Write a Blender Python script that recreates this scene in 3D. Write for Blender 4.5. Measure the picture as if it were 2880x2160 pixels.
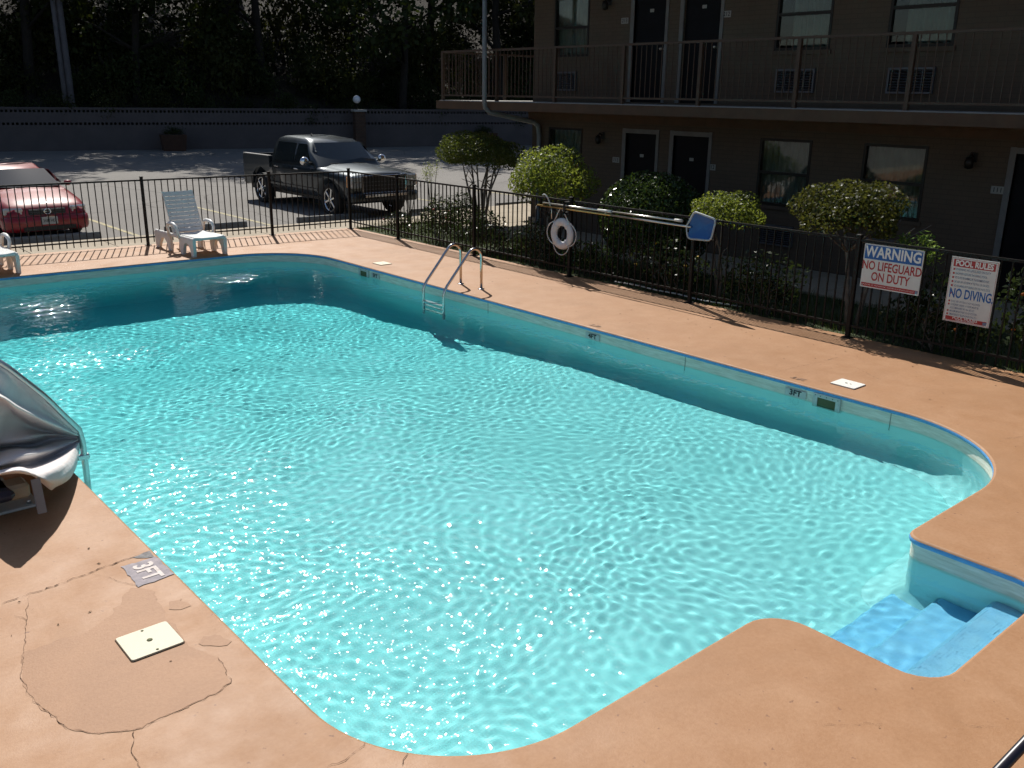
import bpy, bmesh, math, random
import numpy as np
from mathutils import Vector, Matrix
from mathutils.geometry import tessellate_polygon

for o in list(bpy.data.objects): bpy.data.objects.remove(o)
SC = bpy.context.scene
COL = SC.collection
RNG = random.Random(7)
NR = np.random.RandomState(11)
PI = math.pi

# ------------------------------------------------------------------ camera
CAM_H = 2.9
YAW, PITCH, ROLL = 0.714746, 0.307214, 0.013616
_fh = Vector((math.sin(YAW), math.cos(YAW), 0)); _rh = Vector((math.cos(YAW), -math.sin(YAW), 0)); _Z = Vector((0, 0, 1))
_fw = _fh*math.cos(PITCH) - _Z*math.sin(PITCH); _u0 = _fh*math.sin(PITCH) + _Z*math.cos(PITCH)
_rt = _rh*math.cos(ROLL) + _u0*math.sin(ROLL); _up = -_rh*math.sin(ROLL) + _u0*math.cos(ROLL)
cam_data = bpy.data.cameras.new('camera'); cam = bpy.data.objects.new('camera', cam_data); COL.objects.link(cam)
m = Matrix.Identity(4)
for i in range(3):
    m[i][0] = _rt[i]; m[i][1] = _up[i]; m[i][2] = -_fw[i]
m[0][3], m[1][3], m[2][3] = 0, 0, CAM_H
cam.matrix_world = m
cam_data.sensor_width = 36; cam_data.lens = 36*2572.6/2880
cam_data.clip_start = 0.05; cam_data.clip_end = 800
SC.camera = cam

# ------------------------------------------------------------------ sky, sun, exposure
SUN_EL, SUN_AZ = math.radians(47), math.radians(21.8)      # azimuth from +Y towards +X
world = bpy.data.worlds.new('World'); SC.world = world; world.use_nodes = True
wn = world.node_tree.nodes; wl = world.node_tree.links
bg = wn['Background']
sky = wn.new('ShaderNodeTexSky'); sky.sky_type = 'NISHITA'; sky.sun_disc = False
sky.sun_elevation = SUN_EL; sky.sun_rotation = SUN_AZ
wl.new(sky.outputs[0], bg.inputs[0]); bg.inputs[1].default_value = 0.075
sun_data = bpy.data.lights.new('sun', 'SUN'); sun_data.energy = 5.0; sun_data.angle = math.radians(0.53); sun_data.color = (1.0, 0.955, 0.88)
sun = bpy.data.objects.new('sun', sun_data); COL.objects.link(sun)
sdir = Vector((math.cos(SUN_EL)*math.sin(SUN_AZ), math.cos(SUN_EL)*math.cos(SUN_AZ), math.sin(SUN_EL)))
sun.rotation_euler = sdir.to_track_quat('Z', 'Y').to_euler(); sun.location = (0, 0, 30)
sun_data.cycles.is_caustics_light = True
vs = SC.view_settings
SC.display_settings.display_device = 'sRGB'
vs.view_transform = 'Standard'; vs.look = 'None'; vs.exposure = 0.16; vs.gamma = 1.0; vs.use_curve_mapping = False
cy = SC.cycles
SC.render.engine = 'CYCLES'
cy.use_denoising = True; cy.denoiser = 'OPENIMAGEDENOISE'
cy.max_bounces = 8; cy.diffuse_bounces = 3; cy.glossy_bounces = 4; cy.transmission_bounces = 8; cy.transparent_max_bounces = 12
cy.caustics_reflective = False; cy.caustics_refractive = True
cy.sample_clamp_indirect = 3.0; cy.blur_glossy = 0.5; cy.use_adaptive_sampling = True; cy.adaptive_threshold = .03

# ------------------------------------------------------------------ helpers
def tag(o, label=None, cat=None, group=None, kind=None):
    if label: o['label'] = label
    if cat: o['category'] = cat
    if group: o['group'] = group
    if kind: o['kind'] = kind
    return o
def empty(name, loc=(0, 0, 0), rz=0.0, label=None, cat=None, group=None, parent=None):
    o = bpy.data.objects.new(name, None); COL.objects.link(o)
    o.location = loc; o.rotation_euler = (0, 0, rz); o.empty_display_size = 0.2
    if parent: o.parent = parent
    return tag(o, label, cat, group)
def put(name, me, parent=None, loc=None, rot=None):
    o = bpy.data.objects.new(name, me); COL.objects.link(o)
    if parent: o.parent = parent
    if loc is not None: o.location = loc
    if rot is not None: o.rotation_euler = rot
    return o
def copy_tree(o, parent=None):
    c = o.copy(); COL.objects.link(c); c.parent = parent
    for ch in o.children: copy_tree(ch, c)
    return c

class MB:
    """collects shapes into one mesh"""
    def __init__(s): s.v = []; s.f = []; s.m = []; s.sm = []
    def add(s, vs_, fs_, mi=0, smooth=False):
        b = len(s.v); s.v += [tuple(v) for v in vs_]
        for f in fs_: s.f.append(tuple(b+i for i in f)); s.m.append(mi); s.sm.append(smooth)
        return s
    def box(s, c, d, mi=0, rot=None, bev=0.0):
        x, y, z = d[0]/2, d[1]/2, d[2]/2
        if bev > 0:
            b = min(bev, x*.9, y*.9, z*.9)
            bm = bmesh.new(); bmesh.ops.create_cube(bm, size=1)
            for v in bm.verts: v.co = Vector((v.co.x*d[0], v.co.y*d[1], v.co.z*d[2]))
            bmesh.ops.bevel(bm, geom=bm.edges[:], offset=b, segments=1, affect='EDGES')
            bm.verts.index_update()
            P = [v.co.copy() for v in bm.verts]; F = [[v.index for v in f.verts] for f in bm.faces]; bm.free()
        else:
            P = [Vector((a*x, b_*y, c_*z)) for c_ in (-1, 1) for b_ in (-1, 1) for a in (-1, 1)]
            F = [(0, 2, 3, 1), (4, 5, 7, 6), (0, 1, 5, 4), (2, 6, 7, 3), (0, 4, 6, 2), (1, 3, 7, 5)]
        if rot is not None: P = [rot @ p for p in P]
        C = Vector(c); return s.add([p+C for p in P], F, mi)
    def boxx(s, x0, x1, y0, y1, z0, z1, mi=0, bev=0.0):
        return s.box(((x0+x1)/2, (y0+y1)/2, (z0+z1)/2), (abs(x1-x0), abs(y1-y0), abs(z1-z0)), mi, None, bev)
    def tube(s, pts, r, n=8, mi=0, caps=True, closed=False, smooth=True):
        pts = [Vector(p) for p in pts]; N = len(pts); rs = r if isinstance(r, (list, tuple)) else [r]*N
        V = []; F = []; prev = None
        for i in range(N):
            if closed: t = pts[(i+1) % N]-pts[i-1]
            else: t = pts[min(i+1, N-1)]-pts[max(i-1, 0)]
            if t.length < 1e-9: t = Vector((0, 0, 1))
            t.normalize()
            if prev is None:
                a = Vector((0, 0, 1)) if abs(t.z) < .9 else Vector((1, 0, 0))
                u = t.cross(a).normalized()
            else:
                u = (prev - t*prev.dot(t))
                u = u.normalized() if u.length > 1e-6 else t.orthogonal().normalized()
            prev = u; w = t.cross(u)
            for k in range(n):
                a = 2*PI*k/n; V.append(pts[i]+(u*math.cos(a)+w*math.sin(a))*rs[i])
        for i in range(N if closed else N-1):
            j = (i+1) % N
            for k in range(n):
                k2 = (k+1) % n; F.append((i*n+k, i*n+k2, j*n+k2, j*n+k))
        s.add(V, F, mi, smooth)
        if caps and not closed:
            b = len(s.v)-len(V)
            s.f.append(tuple(b+k for k in range(n))[::-1]); s.m.append(mi); s.sm.append(False)
            s.f.append(tuple(b+(N-1)*n+k for k in range(n))); s.m.append(mi); s.sm.append(False)
        return s
    def loft(s, rings, mi=0, smooth=True, closed=True, cap0=False, cap1=False):
        n = len(rings[0]); V = [p for r in rings for p in r]; F = []
        for i in range(len(rings)-1):
            for k in range(n if closed else n-1):
                k2 = (k+1) % n; F.append((i*n+k, i*n+k2, (i+1)*n+k2, (i+1)*n+k))
        if cap0: F.append(tuple(range(n))[::-1])
        if cap1: F.append(tuple((len(rings)-1)*n+k for k in range(n)))
        return s.add(V, F, mi, smooth)
    def prism(s, poly, axis, a, b, mi=0):
        """polygon (list of 2d) extruded along axis 0/1/2 from a to b"""
        def mk(p, h):
            if axis == 0: return (h, p[0], p[1])
            if axis == 1: return (p[0], h, p[1])
            return (p[0], p[1], h)
        n = len(poly); V = [mk(p, a) for p in poly]+[mk(p, b) for p in poly]
        F = [(i, (i+1) % n, n+(i+1) % n, n+i) for i in range(n)]
        tri = tessellate_polygon([[Vector((p[0], p[1], 0)) for p in poly]])
        F += [tuple(t) for t in tri]+[tuple(n+i for i in t[::-1]) for t in tri]
        return s.add(V, F, mi)
    def lathe(s, prof, n=16, c=(0, 0, 0), mi=0, smooth=True):
        rings = [[(c[0]+r*math.cos(2*PI*k/n), c[1]+r*math.sin(2*PI*k/n), c[2]+h) for k in range(n)] for r, h in prof]
        return s.loft(rings, mi, smooth)
    def mesh(s, name, mats):
        me = bpy.data.meshes.new(name); me.from_pydata(s.v, [], s.f)
        if not isinstance(mats, (list, tuple)): mats = [mats]
        for mt in mats: me.materials.append(mt)
        me.polygons.foreach_set('material_index', s.m); me.polygons.foreach_set('use_smooth', s.sm)
        bm = bmesh.new(); bm.from_mesh(me); bmesh.ops.recalc_face_normals(bm, faces=bm.faces); bm.to_mesh(me); bm.free()
        me.update(); return me
    def build(s, name, mats, parent=None, loc=None, rot=None):
        return put(name, s.mesh(name, mats), parent, loc, rot)

def path_round(corners, seg=14):
    """closed 2d path with rounded corners: list of (x, y, r)"""
    out = []; n = len(corners)
    for i in range(n):
        p = Vector(corners[i][:2]); r = corners[i][2]
        a = Vector(corners[i-1][:2])-p; b = Vector(corners[(i+1) % n][:2])-p
        a.normalize(); b.normalize()
        if r < 1e-5: out.append(p); continue
        ang = a.angle(b); t = r/math.tan(ang/2)
        c = p+(a+b).normalized()*(r/math.sin(ang/2))
        p0 = p+a*t; p1 = p+b*t
        a0 = math.atan2(p0.y-c.y, p0.x-c.x); a1 = math.atan2(p1.y-c.y, p1.x-c.x)
        d = (a1-a0+PI) % (2*PI)-PI
        k = max(3, int(seg*min(1, r/0.9)+2))
        for j in range(k+1): out.append(Vector((c.x+r*math.cos(a0+d*j/k), c.y+r*math.sin(a0+d*j/k))))
    return out
def offset_path(P, d):
    """offset of a closed CCW path to the outside by d"""
    out = []; n = len(P)
    for i in range(n):
        t = (P[(i+1) % n]-P[i-1]).normalized(); out.append(Vector((P[i].x+t.y*d, P[i].y-t.x*d)))
    return out

# ------------------------------------------------------------------ materials
def mat(name, col=(.5, .5, .5), rough=.6, metal=0.0, spec=None, coat=0.0, trans=0.0, alpha=1.0, sheen=0.0):
    m_ = bpy.data.materials.new(name); m_.use_nodes = True
    b = m_.node_tree.nodes['Principled BSDF']
    b.inputs['Base Color'].default_value = (*col, 1); b.inputs['Roughness'].default_value = rough; b.inputs['Metallic'].default_value = metal
    if spec is not None: b.inputs['Specular IOR Level'].default_value = spec
    if coat: b.inputs['Coat Weight'].default_value = coat; b.inputs['Coat Roughness'].default_value = .04
    if trans: b.inputs['Transmission Weight'].default_value = trans
    if sheen: b.inputs['Sheen Weight'].default_value = sheen
    return m_
class NT:
    """terse node builder on a material's Principled"""
    def __init__(s, m_): s.m = m_; s.t = m_.node_tree; s.n = s.t.nodes; s.l = s.t.links; s.b = s.n['Principled BSDF']
    def new(s, typ, **kw):
        nd = s.n.new(typ)
        for k, v in kw.items():
            if k.startswith('i_'):
                key = k[2:]; key = int(key) if key.isdigit() else key.replace('_', ' ')
                nd.inputs[key].default_value = v
            else: setattr(nd, k, v)
        return nd
    def link(s, a, b): s.l.new(a, b)
    def coord(s, kind='Object', scale=(1, 1, 1), loc=(0, 0, 0), rot=(0, 0, 0)):
        tc = s.new('ShaderNodeTexCoord'); mp = s.new('ShaderNodeMapping')
        mp.inputs['Scale'].default_value = scale; mp.inputs['Location'].default_value = loc; mp.inputs['Rotation'].default_value = rot
        s.link(tc.outputs[kind], mp.inputs[0]); return mp.outputs[0]
    def pos(s, scale=(1, 1, 1)):
        g = s.new('ShaderNodeNewGeometry'); mp = s.new('ShaderNodeMapping'); mp.inputs['Scale'].default_value = scale
        s.link(g.outputs['Position'], mp.inputs[0]); return mp.outputs[0]
    def noise(s, vec, scale, detail=3, rough=.55, dist=0.0):
        nd = s.new('ShaderNodeTexNoise'); nd.inputs['Scale'].default_value = scale; nd.inputs['Detail'].default_value = detail
        nd.inputs['Roughness'].default_value = rough; nd.inputs['Distortion'].default_value = dist
        s.link(vec, nd.inputs['Vector']); return nd.outputs['Fac']
    def ramp(s, fac, stops):
        r = s.new('ShaderNodeValToRGB'); e = r.color_ramp.elements
        while len(e) < len(stops): e.new(.5)
        for i, (p, c) in enumerate(stops):
            e[i].position = p; e[i].color = (*c, 1) if len(c) == 3 else c
        s.link(fac, r.inputs[0]); return r.outputs[0]
    def mix(s, fac, a, b, typ='MIX'):
        nd = s.new('ShaderNodeMix'); nd.data_type = 'RGBA'; nd.blend_type = typ
        for val, sock in ((fac, 0), (a, 6), (b, 7)):
            if hasattr(val, 'is_linked'): s.link(val, nd.inputs[sock])
            elif isinstance(val, (int, float)): nd.inputs[sock].default_value = val
            else: nd.inputs[sock].default_value = (*val, 1)
        return nd.outputs[2]
    def math(s, op, a, b=None):
        nd = s.new('ShaderNodeMath'); nd.operation = op
        for i, v in enumerate((a, b)):
            if v is None: continue
            if hasattr(v, 'is_linked'): s.link(v, nd.inputs[i])
            else: nd.inputs[i].default_value = v
        return nd.outputs[0]
    def bump(s, h, strength=.3, dist=.01):
        nd = s.new('ShaderNodeBump'); nd.inputs['Strength'].default_value = strength; nd.inputs['Distance'].default_value = dist
        s.link(h, nd.inputs['Height']); s.link(nd.outputs[0], s.b.inputs['Normal']); return nd
    def color(s, out): s.link(out, s.b.inputs['Base Color'])
    def rough(s, out): s.link(out, s.b.inputs['Roughness'])
def noisy(name, c0, c1, scale=8, rough=.7, bump=.2, bdist=.01, detail=5, bscale=None, metal=0, spec=None, coord='pos', coat=0):
    """two-tone noisy surface with fine relief"""
    m_ = mat(name, c0, rough, metal, spec, coat); t = NT(m_)
    v = t.pos() if coord == 'pos' else t.coord(coord)
    t.color(t.ramp(t.noise(v, scale, detail, .6), [(.3, c0), (.7, c1)]))
    if bump: t.bump(t.noise(v, bscale or scale*4, 4, .6), bump, bdist)
    return m_
# ------------------------------------------------------------------ pool deck, pool, water
WATER_Z = -0.165
WATER_ROUGH = 0.045
RIPPLE_GAIN = 0.9
POOL = path_round([(1.77, 2.60, .9), (4.33, 2.60, .25), (4.33, 1.61, .22), (5.87, 1.61, .22), (5.87, 2.57, .13), (8.39, 2.57, 1.3), (8.39, 16.02, 1.35), (1.77, 16.28, 1.3)], 18)
def densify(P, step):
    out = []
    for i in range(len(P)):
        a, b = P[i], P[(i+1) % len(P)]; n = max(1, int((b-a).length/step))
        for k in range(n): out.append(a.lerp(b, k/n))
    return out
POOL = [p for i, p in enumerate(POOL) if (p-POOL[i-1]).length > 1e-4]
POOLD = densify(POOL, .35)

# painted concrete deck
m_deck = mat('painted_deck', (.5, .29, .17), .6, spec=.42); t = NT(m_deck)
v = t.pos()
big = t.noise(v, .45, 6, .62, .5); mid = t.noise(v, 3.2, 6, .65, .3); fine = t.noise(v, 40, 3, .6)
c = t.ramp(big, [(.3, (.325, .160, .069)), (.7, (.415, .220, .107))])
c = t.mix(t.ramp(mid, [(.42, (0, 0, 0)), (.75, (1, 1, 1))]), c, (.43, .243, .130))
c = t.mix(.35, c, t.ramp(fine, [(.3, (.30, .146, .066)), (.7, (.42, .232, .122))]))
blot = t.noise(v, .9, 6, .7, .8); c = t.mix(t.math('MULTIPLY', t.ramp(blot, [(.50, (0, 0, 0)), (.62, (1, 1, 1))]), .30), c, (.285, .142, .062))
spk = t.noise(v, 21, 2, .5)
c = t.mix(t.ramp(spk, [(.70, (0, 0, 0)), (.76, (1, 1, 1))]), c, (.22, .11, .06))
t.color(c); t.rough(t.ramp(t.noise(v, 2.3, 5, .6), [(.3, (.52,)*3), (.7, (.70,)*3)]))
vs_b = t.new('ShaderNodeMath', operation='ADD'); t.link(t.noise(v, 90, 3, .6), vs_b.inputs[0]); t.link(t.noise(v, 5, 3), vs_b.inputs[1])
t.bump(vs_b.outputs[0], .22, .006)

def sheet(name, outer, holes, z, material, parent=None):
    """flat sheet with holes, triangulated"""
    loops = [[Vector((p[0], p[1], 0)) for p in outer]]+[[Vector((p[0], p[1], 0)) for p in h] for h in holes]
    tri = tessellate_polygon(loops); V = [(q.x, q.y, z) for l in loops for q in l]
    mb = MB(); mb.add(V, [tuple(t_) for t_ in tri]); return mb.build(name, material, parent)

def fence_y(x): return 17.77-0.066*(x-10.65)
DECK_OUT = [(-14, -8), (10.72, -8), (10.72, fence_y(10.72)+.12), (-14, fence_y(-14)+.12)]
LIP = offset_path(POOLD, .018)
deck = tag(sheet('pool_deck', DECK_OUT, [LIP], 0.0, m_deck), kind='structure')

m_blue = noisy('blue_lip_paint', (.09, .30, .60), (.16, .40, .74), 14, .5, .25, .004)
m_pl = mat('pool_plaster', (.62, .80, .78), .6, spec=.3); t = NT(m_pl); v = t.pos()
zz = t.new('ShaderNodeSeparateXYZ'); t.link(v, zz.inputs[0])
above = t.ramp(t.math('ADD', t.math('MULTIPLY', zz.outputs[2], 20), 4.3), [(.0, (0, 0, 0)), (1, (1, 1, 1))])
stain = t.noise(t.pos((1.2, 1.2, 14)), 3.5, 6, .65)
band = t.mix(t.ramp(stain, [(.35, (0, 0, 0)), (.65, (1, 1, 1))]), (.66, .62, .50), (.90, .85, .74))
under = t.ramp(t.noise(v, 1.3, 5, .6), [(.3, (.70, .96, .95)), (.7, (.76, .985, .975))])  # submerged walls coloured paler than the floor, brightening their shade through the colour
t.color(t.mix(above, under, band))
t.bump(t.noise(v, 30, 4, .6), .2, .006)
m_fl_ = mat('pool_floor_plaster', (.6, .88, .87), .6, spec=.3); t = NT(m_fl_); v = t.pos()
t.color(t.ramp(t.noise(v, 1.3, 6, .65), [(.3, (.54, .85, .84)), (.7, (.64, .91, .90))])); t.bump(t.noise(v, 30, 4, .6), .2, .006)  # floor kept darker than the walls, so the shaded walls look brighter
m_step = noisy('step_paint', (.30, .62, .92), (.40, .71, .96), 6, .55, .1)

pool = tag(empty('swimming_pool'), kind='structure')
def ring(P, d, z): return [(p.x, p.y, z) for p in offset_path(P, d)]
mb = MB(); mb.loft([ring(POOLD, .018, 0), ring(POOLD, .006, -.004), ring(POOLD, .0, -.014)]); mb.build('deck_edge', m_deck, pool)
mb = MB(); mb.loft([ring(POOLD, .0, -.014), ring(POOLD, -.004, -.026), ring(POOLD, -.002, -.045), ring(POOLD, .016, -.05)]); mb.build('coping_lip', m_blue, pool)
def depth(y):
    for (a, da), (b, db) in (((0, .92), (3.5, .95)), ((3.5, .95), (8.0, 1.22)), ((8.0, 1.22), (12.5, 1.95)), ((12.5, 1.95), (17, 2.2))):
        if y <= b: return da+(db-da)*max(0, (y-a)/(b-a))
    return 2.2
rings = [ring(POOLD, .016, -.05), ring(POOLD, .018, -.165), ring(POOLD, .018, -.4)]
P0 = offset_path(POOLD, .018); P1 = offset_path(POOLD, -.10); P2 = offset_path(POOLD, -.26)
rings.append([(p.x, p.y, -depth(p.y)+.22) for p in P0])
rings.append([(p.x, p.y, -depth(p.y)+.05) for p in P1])
rings.append([(p.x, p.y, -depth(p.y)) for p in P2])
mb = MB(); mb.loft(rings); mb.build('wall', m_pl, pool)
# floor as a fine sheet that follows the depth
gx = np.arange(1.6, 8.7, .25); gy = np.arange(1.4, 16.6, .25)
def inside(x, y, P):
    r = False; n = len(P); j = n-1
    for i in range(n):
        if (P[i].y > y) != (P[j].y > y) and x < (P[j].x-P[i].x)*(y-P[i].y)/(P[j].y-P[i].y)+P[i].x: r = not r
        j = i
    return r
mb = MB(); V = [(x, y, -depth(y)-.004) for y in gy for x in gx]; nx = len(gx)
F = [(j*nx+i, j*nx+i+1, (j+1)*nx+i+1, (j+1)*nx+i) for j in range(len(gy)-1) for i in range(nx-1)]
mb.add(V, F, 0, True); mb.build('floor', m_fl_, pool)
# entry steps in the alcove
for k, (y0, zt) in enumerate(((1.5, -.31), (1.93, -.60), (2.28, -.82))):
    y1 = (1.93, 2.28, 2.60)[k]
    MB().boxx(4.25, 5.95, y0+.002*k, y1, -1.2, zt, 0, .03).build('step', m_step, pool)

# the water: a rippled surface over a tinted body
RIPPLE_PATCHES = [(2.7, 11.2, 1.0, .5, .14), (6.5, 14.8, .40, .38, .17), (3.3, 14.3, .42, .8, .13), (2.4, 9.9, .5, .6, .05), (2.5, 6.8, .65, .7, .10), (2.1, 5.3, .65, 1.1, .07), (2.4, 4.2, .9, 1.2, .07), (3.0, 3.5, 1.1, .9, .06), (3.6, 4.4, .8, .9, .035), (8.1, 9.6, .35, 1.6, .02)]
def water_height(X, Y):
    rs = np.random.RandomState(5); H = np.zeros_like(X)
    E = np.zeros_like(X)                     # livelier and calmer water
    for k in range(14):
        kx, ky = rs.normal(0, 1.2, 2); E += np.sin(kx*X+ky*Y+rs.uniform(0, 6.28))
    E = (.68+.46*np.tanh(E*.5))*(.30+.80*np.exp(-((X-4.6)/1.9)**2-((Y-6.2)/4.2)**2))+.5*np.exp(-((X-5.1)/.9)**2-((Y-2.55)/.45)**2)
    wx = X+.10*np.sin(1.7*Y+.6)+.06*np.sin(3.1*X+2.3*Y); wy = Y+.10*np.sin(1.9*X+1.1)+.06*np.sin(2.9*Y-1.7*X)
    def bank(n, l0, l1, slope, spread, mean):
        out = np.zeros_like(X)
        for _ in range(n):
            L = math.exp(rs.uniform(math.log(l0), math.log(l1))); th = rs.normal(mean, spread); k = 2*PI/L
            out += (slope*math.sqrt(2/n)/k)*np.sin(k*(math.cos(th)*wx+math.sin(th)*wy)+rs.uniform(0, 6.28))
        return out
    H += bank(8, .9, 2.4, .009, .9, 1.2)
    H += bank(14, .28, .65, .010, 1.1, .9)*E
    H += bank(40, .075, .17, .016, 1.8, .6)*E
    fine = bank(30, .085, .17, 1.0, 2.5, 0)
    env = np.full_like(X, .012)
    for x, y, sx, sy, a in RIPPLE_PATCHES:
        env += a*np.exp(-((X-x)/sx)**2-((Y-y)/sy)**2)
    return H+fine*.012, env
def build_water():
    st = .022
    xs = np.arange(1.68, 8.50, st); ys = np.arange(1.52, 16.38, st)
    X, Y = np.meshgrid(xs, ys); Hh, env = water_height(X, Y)
    EX = offset_path(POOLD, .05); nx, ny = len(xs), len(ys)
    CX, CY = np.meshgrid((xs[:-1]+xs[1:])/2, (ys[:-1]+ys[1:])/2); ins = np.zeros(CX.shape, bool); j = len(EX)-1
    for i in range(len(EX)):
        yi, yj, xi, xj = EX[i].y, EX[j].y, EX[i].x, EX[j].x
        if yi != yj: ins ^= ((yi > CY) != (yj > CY)) & (CX < (xj-xi)*(CY-yi)/(yj-yi)+xi)
        j = i
    J, I = np.nonzero(ins); a = J*nx+I; quads = np.stack([a, a+1, a+nx+1, a+nx], 1)
    used = np.unique(quads); remap = -np.ones(nx*ny, int); remap[used] = np.arange(len(used))
    top = np.stack([X.ravel()[used], Y.ravel()[used], WATER_Z+Hh.ravel()[used]], 1).astype(np.float32); q = remap[quads].astype(np.int32)
    me = bpy.data.meshes.new('water'); me.vertices.add(len(top)); me.vertices.foreach_set('co', top.ravel())
    me.loops.add(q.size); me.loops.foreach_set('vertex_index', q.ravel()); me.polygons.add(len(q))
    me.polygons.foreach_set('loop_start', np.arange(0, q.size, 4, dtype=np.int32)); me.update(calc_edges=True)
    me.polygons.foreach_set('use_smooth', np.ones(len(q), bool)); me.validate()
    at_ = me.attributes.new('ripple', 'FLOAT', 'POINT'); at_.data.foreach_set('value', (env.ravel()[used]*RIPPLE_GAIN).astype(np.float32)); return me
wm = bpy.data.materials.new('pool_water'); wm.use_nodes = True
n_ = wm.node_tree.nodes; n_.clear(); out = n_.new('ShaderNodeOutputMaterial')
L_ = wm.node_tree.links
rf = n_.new('ShaderNodeBsdfRefraction'); rf.inputs['IOR'].default_value = 1.333; rf.inputs['Roughness'].default_value = 0.0
rf.inputs['Color'].default_value = (.84, .985, 1.0, 1)
gs = n_.new('ShaderNodeBsdfGlossy'); gs.inputs['Roughness'].default_value = WATER_ROUGH; gs.inputs['Color'].default_value = (1, 1, 1, 1)
fr = n_.new('ShaderNodeFresnel'); fr.inputs['IOR'].default_value = 1.333
mx = n_.new('ShaderNodeMixShader'); L_.new(fr.outputs[0], mx.inputs[0]); L_.new(rf.outputs[0], mx.inputs[1]); L_.new(gs.outputs[0], mx.inputs[2])
L_.new(mx.outputs[0], out.inputs['Surface'])
# capillary ripples too small for the mesh: relief whose strength follows the liveliness stored on the surface
at = n_.new('ShaderNodeAttribute'); at.attribute_name = 'ripple'
ge = n_.new('ShaderNodeNewGeometry')
nz1 = n_.new('ShaderNodeTexNoise'); nz1.inputs['Scale'].default_value = 6.5; nz1.inputs['Detail'].default_value = 2.0; nz1.inputs['Roughness'].default_value = .6
L_.new(ge.outputs['Position'], nz1.inputs['Vector'])
bp_ = n_.new('ShaderNodeBump'); bp_.inputs['Distance'].default_value = 1.0
sb_ = n_.new('ShaderNodeMath'); sb_.operation = 'SUBTRACT'; sb_.inputs[1].default_value = .5; L_.new(nz1.outputs['Fac'], sb_.inputs[0])
ml_ = n_.new('ShaderNodeMath'); ml_.operation = 'MULTIPLY'; L_.new(sb_.outputs[0], ml_.inputs[0]); L_.new(at.outputs['Fac'], ml_.inputs[1])
nz2 = n_.new('ShaderNodeTexNoise'); nz2.inputs['Scale'].default_value = 3.4; nz2.inputs['Detail'].default_value = 3; nz2.inputs['Roughness'].default_value = .65; L_.new(ge.outputs['Position'], nz2.inputs['Vector'])
mr = n_.new('ShaderNodeMapRange'); mr.interpolation_type = 'SMOOTHSTEP'; mr.inputs['From Min'].default_value = .42; mr.inputs['From Max'].default_value = .58; mr.inputs['To Min'].default_value = .45; L_.new(nz2.outputs['Fac'], mr.inputs['Value'])
ml2 = n_.new('ShaderNodeMath'); ml2.operation = 'MULTIPLY'; L_.new(mr.outputs[0], ml2.inputs[0]); L_.new(ml_.outputs[0], ml2.inputs[1])
bp_.inputs['Strength'].default_value = 1.0; L_.new(ml2.outputs[0], bp_.inputs['Height']); L_.new(bp_.outputs[0], gs.inputs['Normal'])
wme = build_water(); wme.materials.append(wm)
water = tag(put('water', wme), kind='structure')
water.cycles.is_caustics_caster = True
wv = bpy.data.materials.new('pool_water_body'); wv.use_nodes = True
n_ = wv.node_tree.nodes; n_.clear(); out = n_.new('ShaderNodeOutputMaterial')
va = n_.new('ShaderNodeVolumeAbsorption'); va.inputs['Color'].default_value = (.22, .94, .965, 1); va.inputs['Density'].default_value = .44
wv.node_tree.links.new(va.outputs[0], out.inputs['Volume'])
mb = MB(); R0 = ring(POOLD, .05, -2.6); R1 = ring(POOLD, .05, WATER_Z+.016); mb.loft([R0, R1], 0, False)
tri = tessellate_polygon([[Vector(p) for p in R0]]); nR = len(R0)
mb.f += [tuple(t_) for t_ in tri]+[tuple(nR+i for i in t_) for t_ in tri]; mb.m += [0]*(2*len(tri)); mb.sm += [False]*(2*len(tri))
mb.build('water_body', wv, water)
for o in pool.children: o.cycles.is_caustics_receiver = True
# ------------------------------------------------------------------ ground, lot, pavements, hill
LOT_Z = -0.10
m_soil = noisy('bed_soil', (.035, .028, .02), (.075, .06, .04), 5, .95, .6, .03)
m_lot = mat('asphalt', (.2, .19, .18), .9, spec=.2); t = NT(m_lot); v = t.pos()
c = t.ramp(t.noise(v, .35, 5, .65), [(.3, (.19, .178, .165)), (.7, (.255, .24, .22))])
c = t.mix(.5, c, t.ramp(t.noise(v, 70, 3, .7), [(.3, (.10, .095, .09)), (.7, (.30, .285, .265))]))
stn = t.ramp(t.noise(v, 1.1, 4, .7, .6), [(.62, (0, 0, 0)), (.72, (1, 1, 1))])
c = t.mix(t.math('MULTIPLY', stn, .45), c, (.10, .095, .09))
vor = t.new('ShaderNodeTexVoronoi', feature='DISTANCE_TO_EDGE'); vor.inputs['Scale'].default_value = .22
t.link(t.mix(.12, v, t.noise(v, 2, 4)), vor.inputs['Vector'])
crk = t.ramp(vor.outputs['Distance'], [(0, (1, 1, 1)), (.006, (0, 0, 0))])
c = t.mix(t.math('MULTIPLY', crk, .6), c, (.07, .065, .06)); t.color(c)
t.bump(t.noise(v, 160, 3, .7), .5, .01)
m_walk = noisy('concrete_walk', (.29, .24, .17), (.37, .31, .23), 2.2, .85, .3, .008, 6, 40)
m_conc = noisy('grey_concrete', (.30, .29, .27), (.40, .385, .36), 6, .85, .3, .008, 6, 40)
m_grass = noisy('lawn_earth', (.03, .045, .015), (.06, .075, .03), 4, .95, .6, .04)
m_litter = noisy('forest_floor', (0.0126, 0.0098, 0.0063), (0.0245, 0.0189, 0.0112), 3, .95, .8, .08)

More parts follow.
